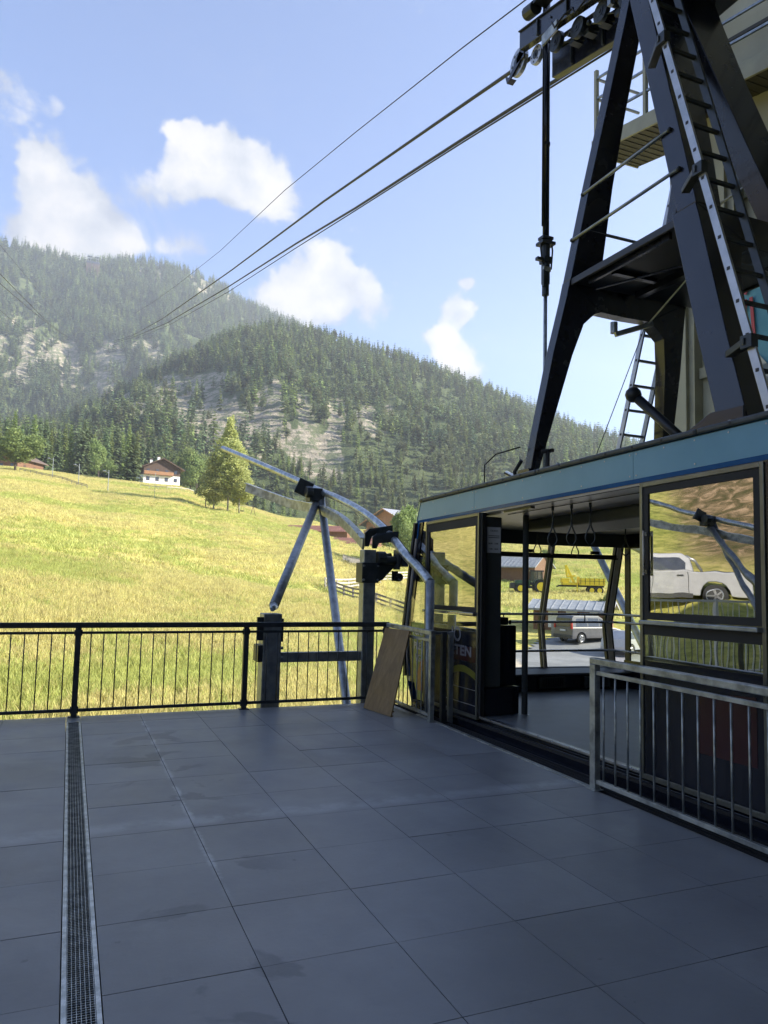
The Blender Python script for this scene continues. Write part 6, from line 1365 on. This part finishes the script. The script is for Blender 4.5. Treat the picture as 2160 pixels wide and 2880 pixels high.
e = MB(); e.box((-0.30, -0.60, 1.251), (0.92, 0.60, 2.449)); build(e, 'cab_glass', glassmat('cab_glazing', (0.55, 0.65, 0.68), 0.15), cbn)
for sd in (-1, 1):
    wheel(TR, 0.75, sd*0.85, 0.78, 0.42, 'yellow', 0); wheel(TR, -1.5, sd*0.80, 0.55, 0.34, 'yellow', 0)
    e = MB(); rr_ = 0.86; e.strip([(0.75+rr_*math.cos(a), sd*0.85-0.24, 0.78+rr_*math.sin(a)) for a in np.linspace(0.3, PI-0.2, 9)], [(0.75+rr_*math.cos(a), sd*0.85+0.24, 0.78+rr_*math.sin(a)) for a in np.linspace(0.3, PI-0.2, 9)], (0, 0, 0.03)); build(e, 'mudguard', 'green', TR)
e = MB(); e.box((-2.6, -0.6, 0.5), (-2.06, 0.6, 1.15)); build(e, 'front_weight', 'plastic', TR, 0.03)
e = MB(); e.tube([(-0.6, 0.3, 1.45), (-0.6, 0.3, 2.3)], 0.05, 8); build(e, 'exhaust', 'rubber', TR)
p = at(1640, 88); YT = thing('crane_trailer', p, 'bright yellow flatbed trailer with folded loading crane behind the tractor', 'trailer'); YT.rotation_euler = (0, 0, face(p)+R(8)); ORG[YT.name] = Vector((0, 0, 0))
e = MB(); e.box((-2.7, -0.45, 0.75), (2.3, 0.45, 0.95)); e.box((-2.9, -0.2, 0.7), (-2.7, 0.2, 0.85)); build(e, 'chassis', 'plastic', YT)
e = MB(); e.box((-0.5, -1.05, 0.96), (2.35, 1.05, 1.08)); e.box((-0.5, -1.05, 1.08), (2.35, -1.0, 1.75)); e.box((-0.5, 1.0, 1.08), (2.35, 1.05, 1.75)); e.box((2.30, -1.0, 1.08), (2.35, 1.0, 1.75)); e.box((-0.5, -1.0, 1.08), (-0.45, 1.0, 1.9)); bdy = build(e, 'load_bed', 'yellow', YT)
e = MB()
for k in range(6): e.box((-0.35+k*0.5, -1.08, 1.05), (-0.31+k*0.5, -1.051, 1.78))
e.box((-0.5, -1.07, 1.42), (2.35, -1.051, 1.45)); build(e, 'side_ribs', 'rubber', bdy)
e = MB(); e.box((-2.3, -0.8, 0.96), (-0.6, 0.8, 1.25)); e.box((-2.4, -0.6, 1.25), (-1.5, 0.5, 1.7)); crn = build(e, 'crane_base', 'yellow', YT, 0.03)
e = MB(); e.beam((-0.95, -0.2, 1.2), (-1.9, -0.2, 3.2), 0.26, 0.30, (0, 1, 0)); e.beam((-1.9, -0.2, 3.2), (-1.75, -0.35, 1.9), 0.22, 0.26, (0, 1, 0)); e.beam((-1.75, -0.35, 1.9), (-0.8, -0.4, 2.0), 0.16, 0.18); e.beam((-0.7, -0.9, 1.3), (-0.7, -0.9, 0.15), 0.12, 0.12); build(e, 'crane_arm', 'yellow', crn, 0.02)
for xx in (0.9, 1.75):
    for sd in (-1, 1): wheel(YT, xx, sd*0.85, 0.42, 0.28, 'yellow', 0)
# ------------------------------------------------------------------ mountain air
hm = bpy.data.materials.new('haze_air'); hm.use_nodes = True; t = NT(hm.node_tree); t.n.remove(t.n['Principled BSDF'])
pv = t.node('ShaderNodeVolumePrincipled'); pv.inputs['Color'].default_value = (0.86, 0.92, 1.0, 1); pv.inputs['Density'].default_value = 0.00027; pv.inputs['Anisotropy'].default_value = 0.25
t.l.new(pv.outputs[0], t.n['Material Output'].inputs['Volume']); MT['haze'] = hm
e = MB(); e.box((-2060, -2060, -120), (2060, 2060, 745)); tag(build(e, 'haze', 'haze'), kind='stuff', label='thin bluish mountain air')
